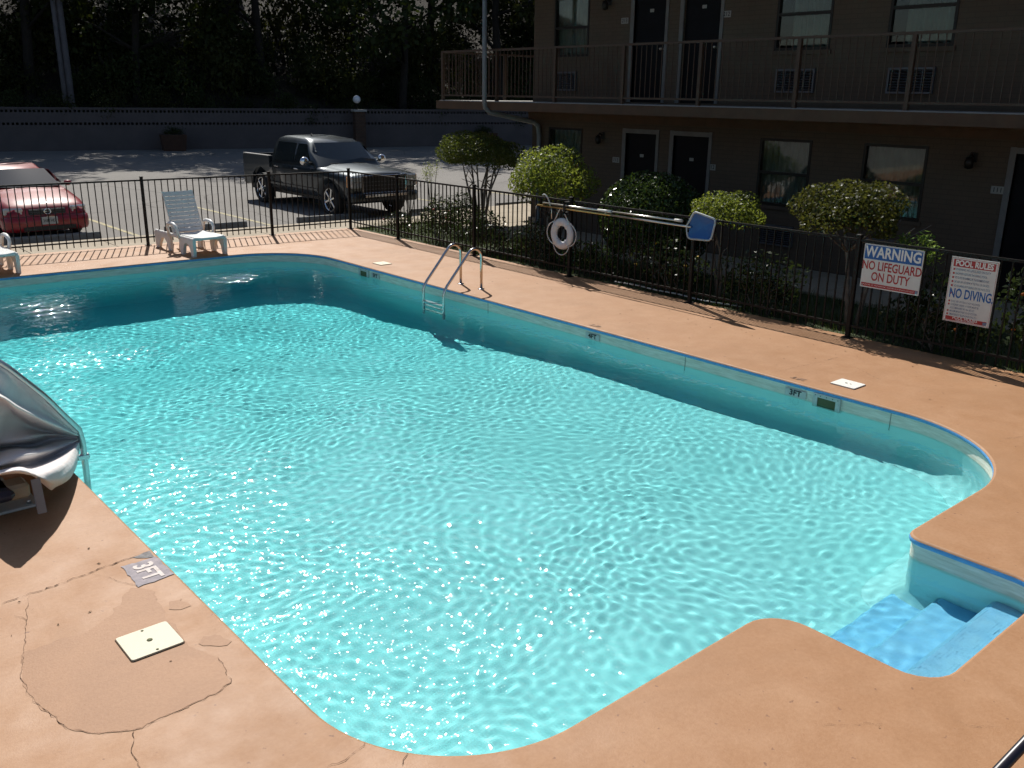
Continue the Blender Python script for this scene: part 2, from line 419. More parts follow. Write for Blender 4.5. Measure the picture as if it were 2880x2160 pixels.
PB = [(1.2, 1.2), (9, 1.2), (9, 16.9), (1.2, 16.9)]
ground = tag(sheet('ground', [(-260, -160), (300, -160), (300, 300), (-260, 300)], [PB], -0.16, m_soil), kind='structure')
def lot_y(x): return fence_y(x)+1.42
mb = MB(); mb.add([(-60, lot_y(-60), LOT_Z), (12.72, lot_y(12.72), LOT_Z), (15.2, lot_y(15.2), LOT_Z), (70, lot_y(15.2)-1.5, LOT_Z), (95, 60, LOT_Z), (-60, 90, LOT_Z)], [(0, 1, 2, 3, 4, 5)])
tag(mb.build('parking_lot', m_lot), kind='structure')
# concrete strip between fence and lot, one slab per bay
strip = tag(empty('pavement'), kind='structure')
x = -14.0
while x < 12.7:
    x1 = min(x+1.52, 12.72); g = .008
    poly = [(x+g, fence_y(x)+.125), (x1-g, fence_y(x1)+.125), (x1-g, lot_y(x1)), (x+g, lot_y(x))]
    MB().prism(poly, 2, -.15, -.006).build('paving_slab', m_walk, strip); x = x1
walk = tag(empty('motel_walk'), kind='structure')
y = -6.0
while y < 19.2:
    y1 = min(y+1.5, 19.3)
    MB().boxx(12.75, 14.49, y+.007, y1-.007, -.15, .0).build('paving_slab', m_walk, walk)
    if y > 15.9: MB().boxx(14.51, 20.0, y+.007, y1-.007, -.15, -.002).build('paving_slab', m_walk, walk)
    y = y1
bed = MB()
xs_ = np.linspace(10.73, 12.74, 9); ys_ = np.linspace(-6, fence_y(12)+.1, 60)
V = [(x, y, -.035+.03*math.sin(x*5.1+y*3.3)*math.sin(y*2.1)) for y in ys_ for x in xs_]
bed.add(V, [(j*9+i, j*9+i+1, (j+1)*9+i+1, (j+1)*9+i) for j in range(59) for i in range(8)], 0, True)
tag(bed.build('planting_bed', m_grass), kind='structure')

# painted parking lines
m_yel = mat('faded_yellow_paint', (.42, .36, .16), .8); t = NT(m_yel); v = t.pos()
t.color(t.ramp(t.noise(v, 9, 5, .7), [(.38, (.26, .24, .20)), (.62, (.45, .38, .15))]))
lines = tag(empty('parking_markings'), kind='structure')
for i in range(-1, 6):
    xx = 6.75+3.02*i; y0 = lot_y(min(xx, 15))+.35
    MB().boxx(xx-.05, xx+.05, y0, y0+4.9, LOT_Z+.003, LOT_Z+.005).build('bay_line', m_yel, lines)

# wheel stops
m_stop = noisy('wheel_stop_concrete', (.14, .14, .13), (.22, .215, .20), 7, .9, .4, .01)
lab = ['dark concrete wheel stop in front of the red sedan', 'dark concrete wheel stop behind the slatted lounge chair', 'concrete wheel stop at the nose of the dark pickup', 'concrete wheel stop behind the flowering shrubs beside the pickup', 'concrete wheel stop nearest the motel corner']
for i, x0 in enumerate((4.22, 7.38, 10.48, 13.62, 16.36)):
    yy = 20.25-.066*(x0-5); mb = MB()
    mb.prism([(-.09, 0), (.09, 0), (.075, .10), (.05, .135), (-.05, .135), (-.075, .10)], 0, -.915, .915)
    o = mb.build('wheel_stop', m_stop, None, (x0+.915, yy, LOT_Z-.002), (0, 0, -.066))
    tag(o, lab[i], 'wheel stop', 'wheel stops along the head of the bays')

# far perforated block wall and hill behind it
WA, WB_ = Vector((2.0, 53.4)), Vector((52.0, 39.4)); wdir = (WB_-WA).normalized(); WLEN = (WB_-WA).length
WANG = math.atan2(wdir.y, wdir.x); wnor = Vector((-wdir.y, wdir.x))
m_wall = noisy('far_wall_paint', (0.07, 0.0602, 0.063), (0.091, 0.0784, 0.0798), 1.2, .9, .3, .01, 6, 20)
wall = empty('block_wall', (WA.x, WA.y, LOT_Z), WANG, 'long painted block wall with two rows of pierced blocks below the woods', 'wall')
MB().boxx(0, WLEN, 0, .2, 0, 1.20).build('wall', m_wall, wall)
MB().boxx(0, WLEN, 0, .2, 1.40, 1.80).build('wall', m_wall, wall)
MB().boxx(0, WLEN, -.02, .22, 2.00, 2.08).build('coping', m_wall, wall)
def pierced():
    mb = MB(); L, h = .398, .2
    for (a, b) in ((0, .045), (.165, .233), (.353, L)): mb.boxx(a, b, 0, .2, .04, .16)
    mb.boxx(0, L, 0, .2, 0, .04); mb.boxx(0, L, 0, .2, .16, .2); return mb.mesh('pierced_block', m_wall)
pb = pierced(); k = 0; xw = 0.0
while xw < WLEN-.4:
    for zz_ in (1.20, 1.80): put('pierced_block', pb, wall, (xw, 0, zz_))
    xw += .4; k += 1
# hillside
mb = MB(); NU, NV = 60, 26
for j in range(NV):
    d = .35+j*2.6
    for i in range(NU):
        u = -90+i*(WLEN+180)/(NU-1)
        p = WA+wdir*u+wnor*d
        z_ = .9+d*.42+.9*math.sin(u*.11+d*.07)*min(1, d/10)+.5*math.sin(u*.33+d*.21)*min(1, d/6)
        mb.v.append((p.x, p.y, z_))
mb.f = [(j*NU+i, j*NU+i+1, (j+1)*NU+i+1, (j+1)*NU+i) for j in range(NV-1) for i in range(NU-1)]; mb.m = [0]*len(mb.f); mb.sm = [True]*len(mb.f)
tag(mb.build('hillside', m_litter), kind='structure')
def hill_pt(u, d):
    p = WA+wdir*u+wnor*d
    return Vector((p.x, p.y, .9+d*.42+.9*math.sin(u*.11+d*.07)*min(1, d/10)+.5*math.sin(u*.33+d*.21)*min(1, d/6)))
# ------------------------------------------------------------------ motel
FX = 14.5; FEND = 16.12; Z2 = 2.74
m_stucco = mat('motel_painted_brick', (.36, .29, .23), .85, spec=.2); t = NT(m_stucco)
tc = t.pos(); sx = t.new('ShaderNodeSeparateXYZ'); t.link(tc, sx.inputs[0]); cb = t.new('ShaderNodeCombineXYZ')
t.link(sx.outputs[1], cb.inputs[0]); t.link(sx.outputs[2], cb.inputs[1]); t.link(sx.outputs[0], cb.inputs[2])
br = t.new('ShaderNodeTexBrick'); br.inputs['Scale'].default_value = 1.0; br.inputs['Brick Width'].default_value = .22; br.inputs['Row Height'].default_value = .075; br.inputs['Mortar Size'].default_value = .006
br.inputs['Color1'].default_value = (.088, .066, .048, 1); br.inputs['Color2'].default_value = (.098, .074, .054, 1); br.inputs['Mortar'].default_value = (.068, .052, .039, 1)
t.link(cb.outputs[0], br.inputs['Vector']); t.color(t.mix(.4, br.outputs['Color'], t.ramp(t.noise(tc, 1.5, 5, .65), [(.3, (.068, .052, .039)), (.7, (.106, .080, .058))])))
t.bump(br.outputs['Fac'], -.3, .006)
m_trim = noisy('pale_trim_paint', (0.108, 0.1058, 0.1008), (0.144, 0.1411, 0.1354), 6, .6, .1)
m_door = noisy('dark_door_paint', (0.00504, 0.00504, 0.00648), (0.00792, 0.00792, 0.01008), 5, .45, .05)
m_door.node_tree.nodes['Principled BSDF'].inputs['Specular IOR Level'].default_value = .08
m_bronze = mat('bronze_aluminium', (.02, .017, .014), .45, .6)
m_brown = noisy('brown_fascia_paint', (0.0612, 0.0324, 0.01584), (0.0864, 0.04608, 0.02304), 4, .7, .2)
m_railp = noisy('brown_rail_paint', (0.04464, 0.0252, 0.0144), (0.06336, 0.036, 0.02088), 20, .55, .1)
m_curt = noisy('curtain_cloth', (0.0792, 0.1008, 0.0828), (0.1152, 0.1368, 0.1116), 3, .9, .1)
m_glass = mat('window_glass', (.9, .95, .93), .02); b_ = m_glass.node_tree.nodes['Principled BSDF']; b_.inputs['Transmission Weight'].default_value = 1.0; b_.inputs['IOR'].default_value = 1.45
m_dark = mat('room_dark', (.01, .01, .01), .9)
m_spout = noisy('downspout_paint', (0.144, 0.1548, 0.1584), (0.1944, 0.2052, 0.2088), 5, .5, .1)
m_plate = mat('number_plate', (.24, .24, .22), .5)
m_ink = mat('black_ink', (.01, .01, .012), .6)
m_acg = mat('grille_metal', (.10, .10, .11), .5, .4)

def text_mesh(s, size, material, bold=.0, sx=1.0, align='CENTER', space=1.0, shear=0):
    cu = bpy.data.curves.new('t', 'FONT'); cu.body = s; cu.size = size; cu.align_x = align; cu.align_y = 'CENTER'; cu.offset = bold*size; cu.space_character = space; cu.shear = shear; cu.resolution_u = 3
    ob = bpy.data.objects.new('t', cu); COL.objects.link(ob); dg = bpy.context.evaluated_depsgraph_get(); dg.update()
    me = bpy.data.meshes.new_from_object(ob.evaluated_get(dg)); bpy.data.objects.remove(ob); bpy.data.curves.remove(cu)
    for v_ in me.vertices: v_.co.x *= sx
    me.materials.clear(); me.materials.append(material); return me
# text drawn in local XY; this turns it to face -X (reading from the pool), local X -> -Y, local Y -> +Z
FACE_MX = Matrix(((0, 0, -1), (-1, 0, 0), (0, 1, 0))).to_euler()
FACE_UP = Matrix.Identity(3)

motel = empty('motel_building', (FX, 5, 0), 0, 'dim two storey tan motel wing with railed upper walkway', 'building')
def bput(name, mb, material, parent=None):
    """shapes given in world coordinates, parented to the motel"""
    me = mb.mesh(name, material)
    base = Vector((FX, 5, 0))
    me.transform(Matrix.Translation(-base)); return put(name, me, parent or motel)
def bchild(name, mb, material, par, base):
    me = mb.mesh(name, material); me.transform(Matrix.Translation(-Vector(base))); return put(name, me, par)
WIN = [(14.50, 15.56, 1.04, 2.205), (8.92, 9.97, 1.04, 2.205), (6.88, 7.96, 1.04, 2.205), (2.2, 3.3, 1.04, 2.205),
       (14.41, 15.46, 3.67, 4.86), (8.80, 9.87, 3.67, 4.86), (6.74, 7.81, 3.67, 4.86), (2.0, 3.1, 3.67, 4.86)]
DOOR = [(12.41, 13.23, .02, 2.165), (11.11, 11.97, .02, 2.165), (4.72, 5.58, .02, 2.165),
        (12.35, 13.16, Z2+.03, 4.88), (11.06, 11.91, Z2+.03, 4.88), (4.6, 5.45, Z2+.03, 4.88)]
ACU = [(9.10, 9.80, .34, .70), (7.0, 7.7, .34, .70), (14.72, 15.36, 2.98, 3.37), (9.0, 9.76, 2.98, 3.37), (6.95, 7.70, 2.98, 3.37), (14.72, 15.36, .34, .70)]
# front wall as one sheet with openings
def rect(y0, y1, z0, z1): return [(y0, z0), (y1, z0), (y1, z1), (y0, z1)]
holes = [rect(*w) for w in WIN+DOOR+ACU]
loops = [[Vector((a, b, 0)) for a, b in l] for l in [rect(-12, FEND, -.1, 5.45)]+holes]
tri = tessellate_polygon(loops); Vf = [(FX, q.x, q.y) for l in loops for q in l]
mb = MB(); mb.add(Vf, [tuple(t_) for t_ in tri])
for h in holes:
    for i in range(4):
        a, b = h[i], h[(i+1) % 4]
        mb.add([(FX, *a), (FX, *b), (FX+.13, *b), (FX+.13, *a)], [(0, 1, 2, 3)])
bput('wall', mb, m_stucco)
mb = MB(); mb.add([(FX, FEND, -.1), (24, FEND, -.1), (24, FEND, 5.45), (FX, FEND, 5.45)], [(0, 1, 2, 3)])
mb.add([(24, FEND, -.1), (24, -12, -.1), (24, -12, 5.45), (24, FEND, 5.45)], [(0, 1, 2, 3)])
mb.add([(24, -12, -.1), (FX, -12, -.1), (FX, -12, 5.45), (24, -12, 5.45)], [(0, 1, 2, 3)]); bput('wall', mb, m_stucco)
bput('room_lining', MB().boxx(FX+.55, 23.5, -11.5, FEND-.3, 0, 5.3), m_dark)
# walkway slab with fascia, wrapping the end
mb = MB(); mb.boxx(13.36, FX-.002, -12, 18.12, 2.60, Z2); mb.boxx(FX-.002, 22, FEND+.003, 18.12, 2.60, Z2); bput('walkway_slab', mb, m_conc)
mb = MB(); mb.boxx(13.30, 13.36, -12, 18.18, 2.55, 2.725); mb.boxx(13.36, 22, 18.12, 18.18, 2.55, 2.725); bput('fascia', mb, m_brown)
bput('soffit_beam', MB().boxx(FX-.11, FX-.004, -12, FEND+.02, 2.36, 2.598), m_brown)
# roof
mb = MB(); mb.boxx(13.05, 25, -12.5, 18.55, 5.45, 5.68); bput('eave', mb, m_brown)
mb = MB(); mb.prism([(12.95, 5.685), (25.1, 5.685), (19.0, 8.1)], 1, -12.6, 18.65); bput('roof', mb, noisy('roof_shingle', (.10, .085, .07), (.16, .14, .12), 12, .95, .5))
for (y0, y1, z0, z1) in WIN:
    w = empty('window', (0, (y0+y1)/2-5, z0), 0, parent=motel); base = (FX, (y0+y1)/2, z0); zm = z0+(z1-z0)*.49
    mb = MB(); f = .045
    mb.boxx(FX-.012, FX+.06, y0, y0+f, z0, z1); mb.boxx(FX-.012, FX+.06, y1-f, y1, z0, z1); mb.boxx(FX-.010, FX+.06, y0+f, y1-f, z0, z0+f); mb.boxx(FX-.010, FX+.06, y0+f, y1-f, z1-f, z1)
    mb.boxx(FX-.006, FX+.05, y0+f, y1-f, zm-.025, zm+.025); bchild('frame', mb, m_bronze, w, base)
    bchild('pane', MB().boxx(FX+.030, FX+.036, y0+f, y1-f, zm+.025, z1-f), m_glass, w, base)
    bchild('pane', MB().boxx(FX+.030, FX+.036, y0+f, y1-f, z0+f, zm-.025), m_glass, w, base)
    mb = MB(); n = 60; ys2 = np.linspace(y0-.1, y1+.1, n); sd = RNG.uniform(0, 9)
    lo = y0-.1; hi = y1+.1
    if z0 > 3 and y0 < 14: hi = y1-.22
    V = []
    for zz_ in (z0-.1, z1+.1):
        for q in np.linspace(lo, hi, n): V.append((FX+.16+.022*math.sin(q*46+sd+.8*math.sin(q*7+sd)), q, zz_))
    mb.add(V, [(i, i+1, n+i+1, n+i) for i in range(n-1)], 0, True); bchild('curtain', mb, m_curt, w, base)
    bchild('sill', MB().boxx(FX-.035, FX-.002, y0-.04, y1+.04, z0-.07, z0-.005), m_stucco, w, base)
for (y0, y1, z0, z1) in DOOR:
    d = empty('door', (0, (y0+y1)/2-5, z0), 0, parent=motel); base = (FX, (y0+y1)/2, z0)
    bchild('leaf', MB().boxx(FX+.05, FX+.095, y0+.004, y1-.004, z0, z1-.004), m_door, d, base)
    mb = MB(); mb.boxx(FX-.02, FX+.10, y1, y1+.09, z0, z1+.09); mb.boxx(FX-.02, FX+.10, y0-.07, y0, z0, z1+.09); mb.boxx(FX-.018, FX+.10, y0, y1, z1, z1+.085); bchild('frame', mb, m_trim, d, base)
    mb = MB(); mb.tube([(FX+.05, y0+.08, z0+1.0), (FX+.0, y0+.08, z0+1.0)], .025, 10); mb.lathe([(0, -.03), (.028, -.02), (.034, 0), (.028, .02), (0, .03)], 10, (FX-.015, y0+.08, z0+1.0)); bchild('handle', mb, mat('knob_metal', (.45, .42, .36), .3, 1), d, base)
    bchild('door_notice', MB().boxx(FX+.046, FX+.049, (y0+y1)/2-.05, (y0+y1)/2+.05, z0+1.68, z0+1.74), m_plate, d, base)
for i, (yc, zc, s_) in enumerate(((13.48, 1.61, '113'), (11.01, 1.62, '112'), (5.76, 1.63, '111'), (13.41, 4.32, '213'), (10.93, 4.32, '212'))):
    q = MB().boxx(-.006, 0, -.095, .095, -.055, .055).build('number_sign', m_plate, motel, (-.004, yc-5, zc))
    tm = text_mesh(s_, .1, m_ink, .012); put('numerals', tm, q, (-.0085, 0, 0), FACE_MX)
for (y0, y1, z0, z1) in ACU:
    a = empty('air_conditioner', (0, (y0+y1)/2-5, z0), 0, parent=motel); base = (FX, (y0+y1)/2, z0)
    mb = MB(); mb.boxx(FX-.05, FX+.1, y0, y0+.03, z0, z1); mb.boxx(FX-.05, FX+.1, y1-.03, y1, z0, z1); mb.boxx(FX-.048, FX+.1, y0+.03, y1-.03, z1-.03, z1); mb.boxx(FX-.06, FX+.1, y0+.03, y1-.03, z0, z0+.03); bchild('frame', mb, m_trim if z0 > 9 else m_acg, a, base)
    bchild('backing', MB().boxx(FX+.06, FX+.07, y0+.03, y1-.03, z0+.03, z1-.03), m_dark, a, base)
    n = 8
    for k in range(n):
        zc = z0+.05+(z1-z0-.1)*k/(n-1); bchild('slat', MB().box((FX-.02, (y0+y1)/2, zc), (.035, y1-y0-.06, .008), 0, Matrix.Rotation(.6, 3, 'Y')), m_acg, a, base)
    for k in (1, 2, 3): yc = y0+(y1-y0)*k/4; bchild('bar', MB().boxx(FX-.046, FX-.040, yc-.006, yc+.006, z0+.03, z1-.03), m_acg, a, base)
for yc, zc in ((13.9, 2.03), (6.18, 2.03), (13.85, 4.65)):
    mb = MB(); mb.boxx(FX-.02, FX-.001, yc-.06, yc+.06, zc-.02, zc+.12, 0, .008); mb.tube([(FX-.02, yc, zc+.06), (FX-.09, yc, zc+.10), (FX-.14, yc, zc+.06)], .014, 8)
    mb.lathe([(0, .07), (.05, .05), (.065, -.02), (.06, -.1), (.0, -.12)], 12, (FX-.14, yc, zc)); l = bput('wall_lamp', mb, m_bronze)
# upper railing
RX = 13.42; RT = 3.82
rail = empty('railing', (0, 0, 0), 0, parent=motel)
def rput(name, mb): return bchild(name, mb, m_railp, rail, (FX, 5, 0))
rput('top_rail', MB().boxx(RX-.028, RX+.028, -12, 18.09, RT-.04, RT)); rput('bottom_rail', MB().boxx(RX-.02, RX+.02, -12, 18.09, Z2+.09, Z2+.125))
rput('top_rail', MB().boxx(RX+.03, 21.9, 18.03, 18.086, RT-.042, RT-.002)); rput('bottom_rail', MB().boxx(RX+.03, 21.9, 18.04, 18.08, Z2+.09, Z2+.123))
pst = MB().boxx(-.032, .032, -.032, .032, 0, RT-Z2-.03).mesh('rail_post', m_railp)
for yp in (18.06, 16.1, 14.26, 12.39, 10.59, 8.66, 6.8, 4.95, 3.1, 1.2, -.7): put('rail_post', pst, rail, (RX-FX, yp-5, Z2))
for xp in (15.3, 17.2, 19.1, 21.0): put('rail_post', pst, rail, (xp-FX, 18.058-5, Z2))
bal = MB().boxx(-.0065, .0065, -.0065, .0065, 0, RT-Z2-.16).mesh('baluster', m_railp)
yy = 17.94
while yy > 2.2: put('baluster', bal, rail, (RX-FX, yy-5, Z2+.12)); yy -= .122
xx = RX+.15
while xx < 18: put('baluster', bal, rail, (xx-FX, 18.058-5, Z2+.12)); xx += .122
# downspout
mb = MB(); sp = [(13.20, 16.26, 5.6), (13.20, 16.26, 2.74), (13.22, 16.255, 2.60), (13.32, 16.23, 2.50), (14.30, 15.86, 2.30), (14.40, 15.82, 2.22), (14.42, 15.80, 2.0), (14.42, 15.80, .12), (14.34, 15.80, .03)]
mb.tube(sp, .052, 10); bput('downspout', mb, m_spout)
mb = MB(); mb.boxx(12.93, 13.05, -12.5, 18.6, 5.55, 5.67); bput('gutter', mb, m_spout)
mb = MB(); mb.boxx(FX-.06, FX-.003, 15.7, FEND+.03, 0, .16); mb.boxx(FX-.003, FX+.3, FEND+.002, FEND+.03, 0, .16); bput('corner_plinth', mb, m_trim)
# ------------------------------------------------------------------ pool fence
m_fence = mat('fence_black', (.009, .007, .006), .5, spec=.25)
FENX = 10.62
post_me = MB().boxx(-.026, .026, -.026, .026, 0, 1.29, 0, .004)
post_me.box((0, 0, 1.3), (.062, .062, .022), 0, None, .006); post_me.boxx(-.055, .055, -.055, .055, 0, .012)
post_me = post_me.mesh('post', m_fence)
pick_me = MB().boxx(-.008, .008, -.008, .008, .06, 1.235).mesh('picket', m_fence)
def fence_run(name, A, B, posts, label, skip_last=False, n_per=21):
    A, B = Vector(A), Vector(B); L = (B-A).length; ang = math.atan2((B-A).y, (B-A).x)
    f = empty(name, (A.x, A.y, 0), ang, label, 'fence')
    MB().boxx(0, L, -.014, .014, 1.225, 1.255).build('top_rail', m_fence, f)
    MB().boxx(0, L, -.012, .012, .145, .172).build('bottom_rail', m_fence, f)
    for i, s in enumerate(posts): put('post', post_me, f, (s, 0, 0))
    for i in range(len(posts)-1):
        a, b = posts[i], posts[i+1]; n = max(2, round((b-a)/.121))
        for k in range(1, n): put('picket', pick_me, f, (a+(b-a)*k/n, 0, 0))
    return f
# far run: from the corner post towards the left
cx0, cy0 = FENX, fence_y(FENX); dl = math.sqrt(1+.066**2)
xsr = [10.62, 8.80, 6.26, 3.72, 1.2]
fence_run('pool_fence', (cx0, cy0), (1.2, fence_y(1.2)), [0]+[(10.62-x_)*dl for x_ in xsr[1:]], 'black picket fence along the parking lot behind the lounge chairs')
ys3 = [cy0-.12, 15.9, 13.37, 10.82, 8.28, 5.74, 3.2, .7]
fence_run('pool_fence', (FENX, cy0-.06), (FENX, .7), [ (cy0-.06)-y_ for y_ in ys3[1:]], 'long black picket fence along the planting bed before the motel')
# its first bay starts at the shared corner post
f2 = [o for o in bpy.data.objects if o.name.startswith('pool_fence')][-1]
n = round((cy0-.06-15.9)/.121)
for k in range(1, n): put('picket', pick_me, f2, ((cy0-.06-15.9)*k/n, 0, 0))
# ------------------------------------------------------------------ deck marks, pool fittings, poolside things
CRACKS = [[(0.834,5.522),(0.92,5.533),(0.999,5.541),(1.151,5.545),(1.307,5.572),(1.412,5.583),(1.578,5.608),(1.678,5.624),(1.738,5.625)],
[(0.999,5.541),(0.93,5.333),(0.872,5.116),(0.805,4.908),(0.75,4.709),(0.735,4.539),(0.755,4.363),(0.794,4.178),(0.811,4.104),(0.843,4.059),(0.897,3.987),(0.963,3.952),(1.031,3.902),(1.08,3.89),(1.13,3.899),(1.236,3.907),(1.359,3.911),(1.48,3.92),(1.548,3.954),(1.578,4.071),(1.591,4.207)],
[(1.031,3.902),(1.011,3.815),(0.983,3.763),(0.982,3.704),(0.973,3.627),(0.964,3.566)],[(1.353,5.557),(1.416,5.46),(1.48,5.318),(1.536,5.211)],
[(0.866,5.338),(0.891,5.288),(0.906,5.228)],[(0.928,5.335),(0.973,5.347)],[(1.874,3.149),(1.81,3.111),(1.738,3.086),(1.671,3.087),(1.61,3.098)],
[(1.879,2.885),(1.909,2.916),(1.948,2.94),(1.977,2.943)],[(1.945,2.935),(1.943,2.979)],[(9.392,5.323),(9.54,5.317),(9.672,5.309)],[(8.55,5.432),(8.833,5.391),(9.136,5.356),(9.392,5.323)],
[(9.432,4.957),(9.349,4.802),(9.255,4.628),(9.19,4.474)],[(8.40,2.92),(8.588,2.821),(9.2,2.62)],[(3.578,1.844),(3.656,1.771),(3.776,1.683),(3.839,1.633)],[(4.141,1.411),(4.152,1.352),(4.224,1.284),(4.269,1.226)],[(9.027,12.741),(9.265,12.732),(9.8,12.771)]]
CRW = [.006, .0018, .0032, .0016, .004, .004, .0022, .003, .0022, .005, .0016, .0016, .0016, .0012, .0012, .003]
m_crack = mat('crack_dark', (.10, .055, .032), .95)
def ribbon(pts, w, z, seed, jit=.005):
    r = random.Random(seed); P = []
    for i in range(len(pts)-1):
        a, b = Vector(pts[i]), Vector(pts[i+1]); n = max(2, int((b-a).length/.025))
        for k in range(n): P.append(a.lerp(b, k/n)+Vector((r.gauss(0, jit), r.gauss(0, jit))))
    P.append(Vector(pts[-1])); V = []; n = len(P)
    for i in range(n):
        t_ = (P[min(i+1, n-1)]-P[max(i-1, 0)]).normalized(); nn = Vector((-t_.y, t_.x)); ww = w*.5*max(.12, r.gauss(.8, .55))*(1 if 0 < i < n-1 else .1)
        V += [(*(P[i]+nn*ww), z), (*(P[i]-nn*ww), z)]
    return V, [(2*i, 2*i+1, 2*i+3, 2*i+2) for i in range(n-1)]
for i, (c_, w_) in enumerate(zip(CRACKS, CRW)):
    V, F = ribbon(c_, w_, .005, i); MB().add(V, F).build('crack', m_crack, deck)
PATCH = [(0.805,4.908),(0.75,4.709),(0.735,4.539),(0.755,4.363),(0.794,4.178),(0.843,4.059),(0.898,3.989),(0.964,3.954),(1.032,3.904),(1.131,3.901),(1.237,3.909),(1.36,3.913),(1.481,3.922),(1.549,3.956),(1.578,4.071),(1.591,4.207),(1.548,4.327),(1.516,4.423),(1.544,4.673),(1.52,4.769),(1.551,4.841),(1.554,4.98),(1.582,5.103),(1.532,5.199),(1.483,5.228),(1.416,5.156),(1.302,5.007),(1.201,4.937),(1.091,4.899),(1.017,4.924),(0.905,4.911)]
ST2 = [[(1.563,4.851),(1.606,4.917),(1.682,4.916),(1.68,4.805),(1.624,4.791)],[(1.558,4.389),(1.609,4.435),(1.672,4.428),(1.715,4.303),(1.665,4.283),(1.6,4.337)]]
m_patch = mat('repair_patch', (.45, .26, .155), .62, spec=.42); t = NT(m_patch); v = t.pos()
c = t.ramp(t.noise(v, 2.6, 5, .6, .4), [(.3, (.285, .138, .060)), (.7, (.355, .180, .083))])
t.color(t.mix(.3, c, t.ramp(t.noise(v, 45, 3), [(.3, (.29, .14, .064)), (.7, (.405, .222, .115))]))); t.bump(t.noise(v, 80, 3), .3, .006)
def rag(P, seed, amp=.012):
    r = random.Random(seed); out = []
    for i in range(len(P)):
        a, b = Vector(P[i]), Vector(P[(i+1) % len(P)]); n = max(1, int((b-a).length/.03))
        for k in range(n): q = a.lerp(b, k/n); out.append((q.x+r.gauss(0, amp), q.y+r.gauss(0, amp)))
    return out
sheet('repair_patch', rag(PATCH, 3, .006), [], .002, m_patch, deck)
for i, s_ in enumerate(ST2): sheet('stain', rag(s_, 20+i, .008), [], .0025, m_patch, deck)
# worn edge chip beside the depth mark
m_chip = noisy('worn_concrete', (.16, .15, .15), (.30, .29, .28), 30, .9, .5)
sheet('worn_edge', rag([(1.60, 5.62), (1.74, 5.63), (1.752, 5.50), (1.70, 5.545)], 5, .006), [], .003, m_chip, deck)
# depth marks on the deck
m_gpaint = noisy('worn_grey_paint', (.24, .22, .24), (.38, .33, .34), 18, .8, .3)
m_wpaint = noisy('worn_white_paint', (.58, .50, .45), (.72, .66, .62), 25, .8, .2)
m_fade = noisy('faded_black_paint', (.10, .07, .06), (.40, .24, .15), 30, .8, .2)
sheet('depth_mark_panel', rag([(1.53, 5.53), (1.53, 5.21), (1.752, 5.22), (1.752, 5.52)], 9, .004), [], .0045, m_gpaint, deck)
put('depth_mark', text_mesh('3FT', .165, m_wpaint, .03, .92), deck, (1.635, 5.365, .0075), (0, 0, -PI/2))
put('depth_mark', text_mesh('4FT', .12, m_fade, .01), deck, (8.515, 8.14, .005), (0, 0, PI/2))
put('depth_mark', text_mesh('3FT', .11, m_fade, .01), deck, (8.55, 5.115, .005), (0, 0, PI/2))
# specks of leaf litter on the deck
mb = MB(); r = random.Random(44)
for k in range(170):
    for _ in range(40):
        x, y = r.uniform(.6, 10.5), r.uniform(1.0, 17.4)
        if not inside(x, y, offset_path(POOL, .05)): break
    else: continue
    if r.random() < .4: x, y = r.uniform(9.6, 10.55), r.uniform(3.2, 13)
    s_ = r.uniform(.006, .017); a = r.uniform(0, 6.28); h = .004
    if inside(x, y, offset_path(POOL, .03)): continue
    mb.add([(x+s_*math.cos(a), y+s_*math.sin(a), h), (x+.4*s_*math.cos(a+1.6), y+.4*s_*math.sin(a+1.6), h+.004), (x-s_*math.cos(a), y-s_*math.sin(a), h), (x+.4*s_*math.cos(a-1.6), y+.4*s_*math.sin(a-1.6), h+.001)], [(0, 1, 2, 3)])
lit = mb.build('leaf_litter', noisy('dry_leaf', (.06, .035, .015), (.13, .075, .03), 40, .9, 0)); tag(lit, 'scattered dry leaf bits on the deck', 'litter', kind='stuff')
# pool wall fittings
m_white = noisy('white_plastic', (.52, .52, .49), (.60, .60, .57), 20, .45, .05)
for (s_, yc, sz) in (('3FT', 5.045, .115), ('4FT', 8.08, .12), ('5FT', 13.30, .12)):
    pw = MB().boxx(8.3935, 8.398, yc-.125, yc+.125, -.158, -.075).build('depth_tile', m_white, pool)
    put('depth_mark', text_mesh(s_, .085, m_ink, .03, 1.1), pool, (8.3905, yc, -.115), FACE_MX)
m_sk = mat('skimmer_dark', (.10, .11, .05), .8)
for yc in (4.67, 13.66):
    sk = empty('skimmer_mouth', (8.40, yc, -.12), 0, parent=pool)
    mb = MB(); mb.boxx(-.022, .0, .105, .155, -.12, .075); mb.boxx(-.022, .0, -.155, -.105, -.12, .075); mb.boxx(-.0215, .0, -.105, .105, .035, .075); mb.boxx(-.0215, 0, -.105, .105, -.12, -.09); mb.build('faceplate', m_white, sk)
    MB().boxx(-.012, -.008, -.104, .104, -.09, .035).build('opening', m_sk, sk)
    for yy in (-.13, -.07, 0, .07, .13): MB().tube([(-.022, yy, .055), (-.026, yy, .055)], .006, 6).build('screw', m_acg, sk)
# joints in the pool wall
m_wcr = mat('wall_crack_grey', (.30, .31, .28), .9)
for yc in (10.25, 6.55, 3.98): MB().boxx(8.4025, 8.406, yc-.003, yc+.003, -.35, -.052).build('wall_crack', m_wcr, pool)

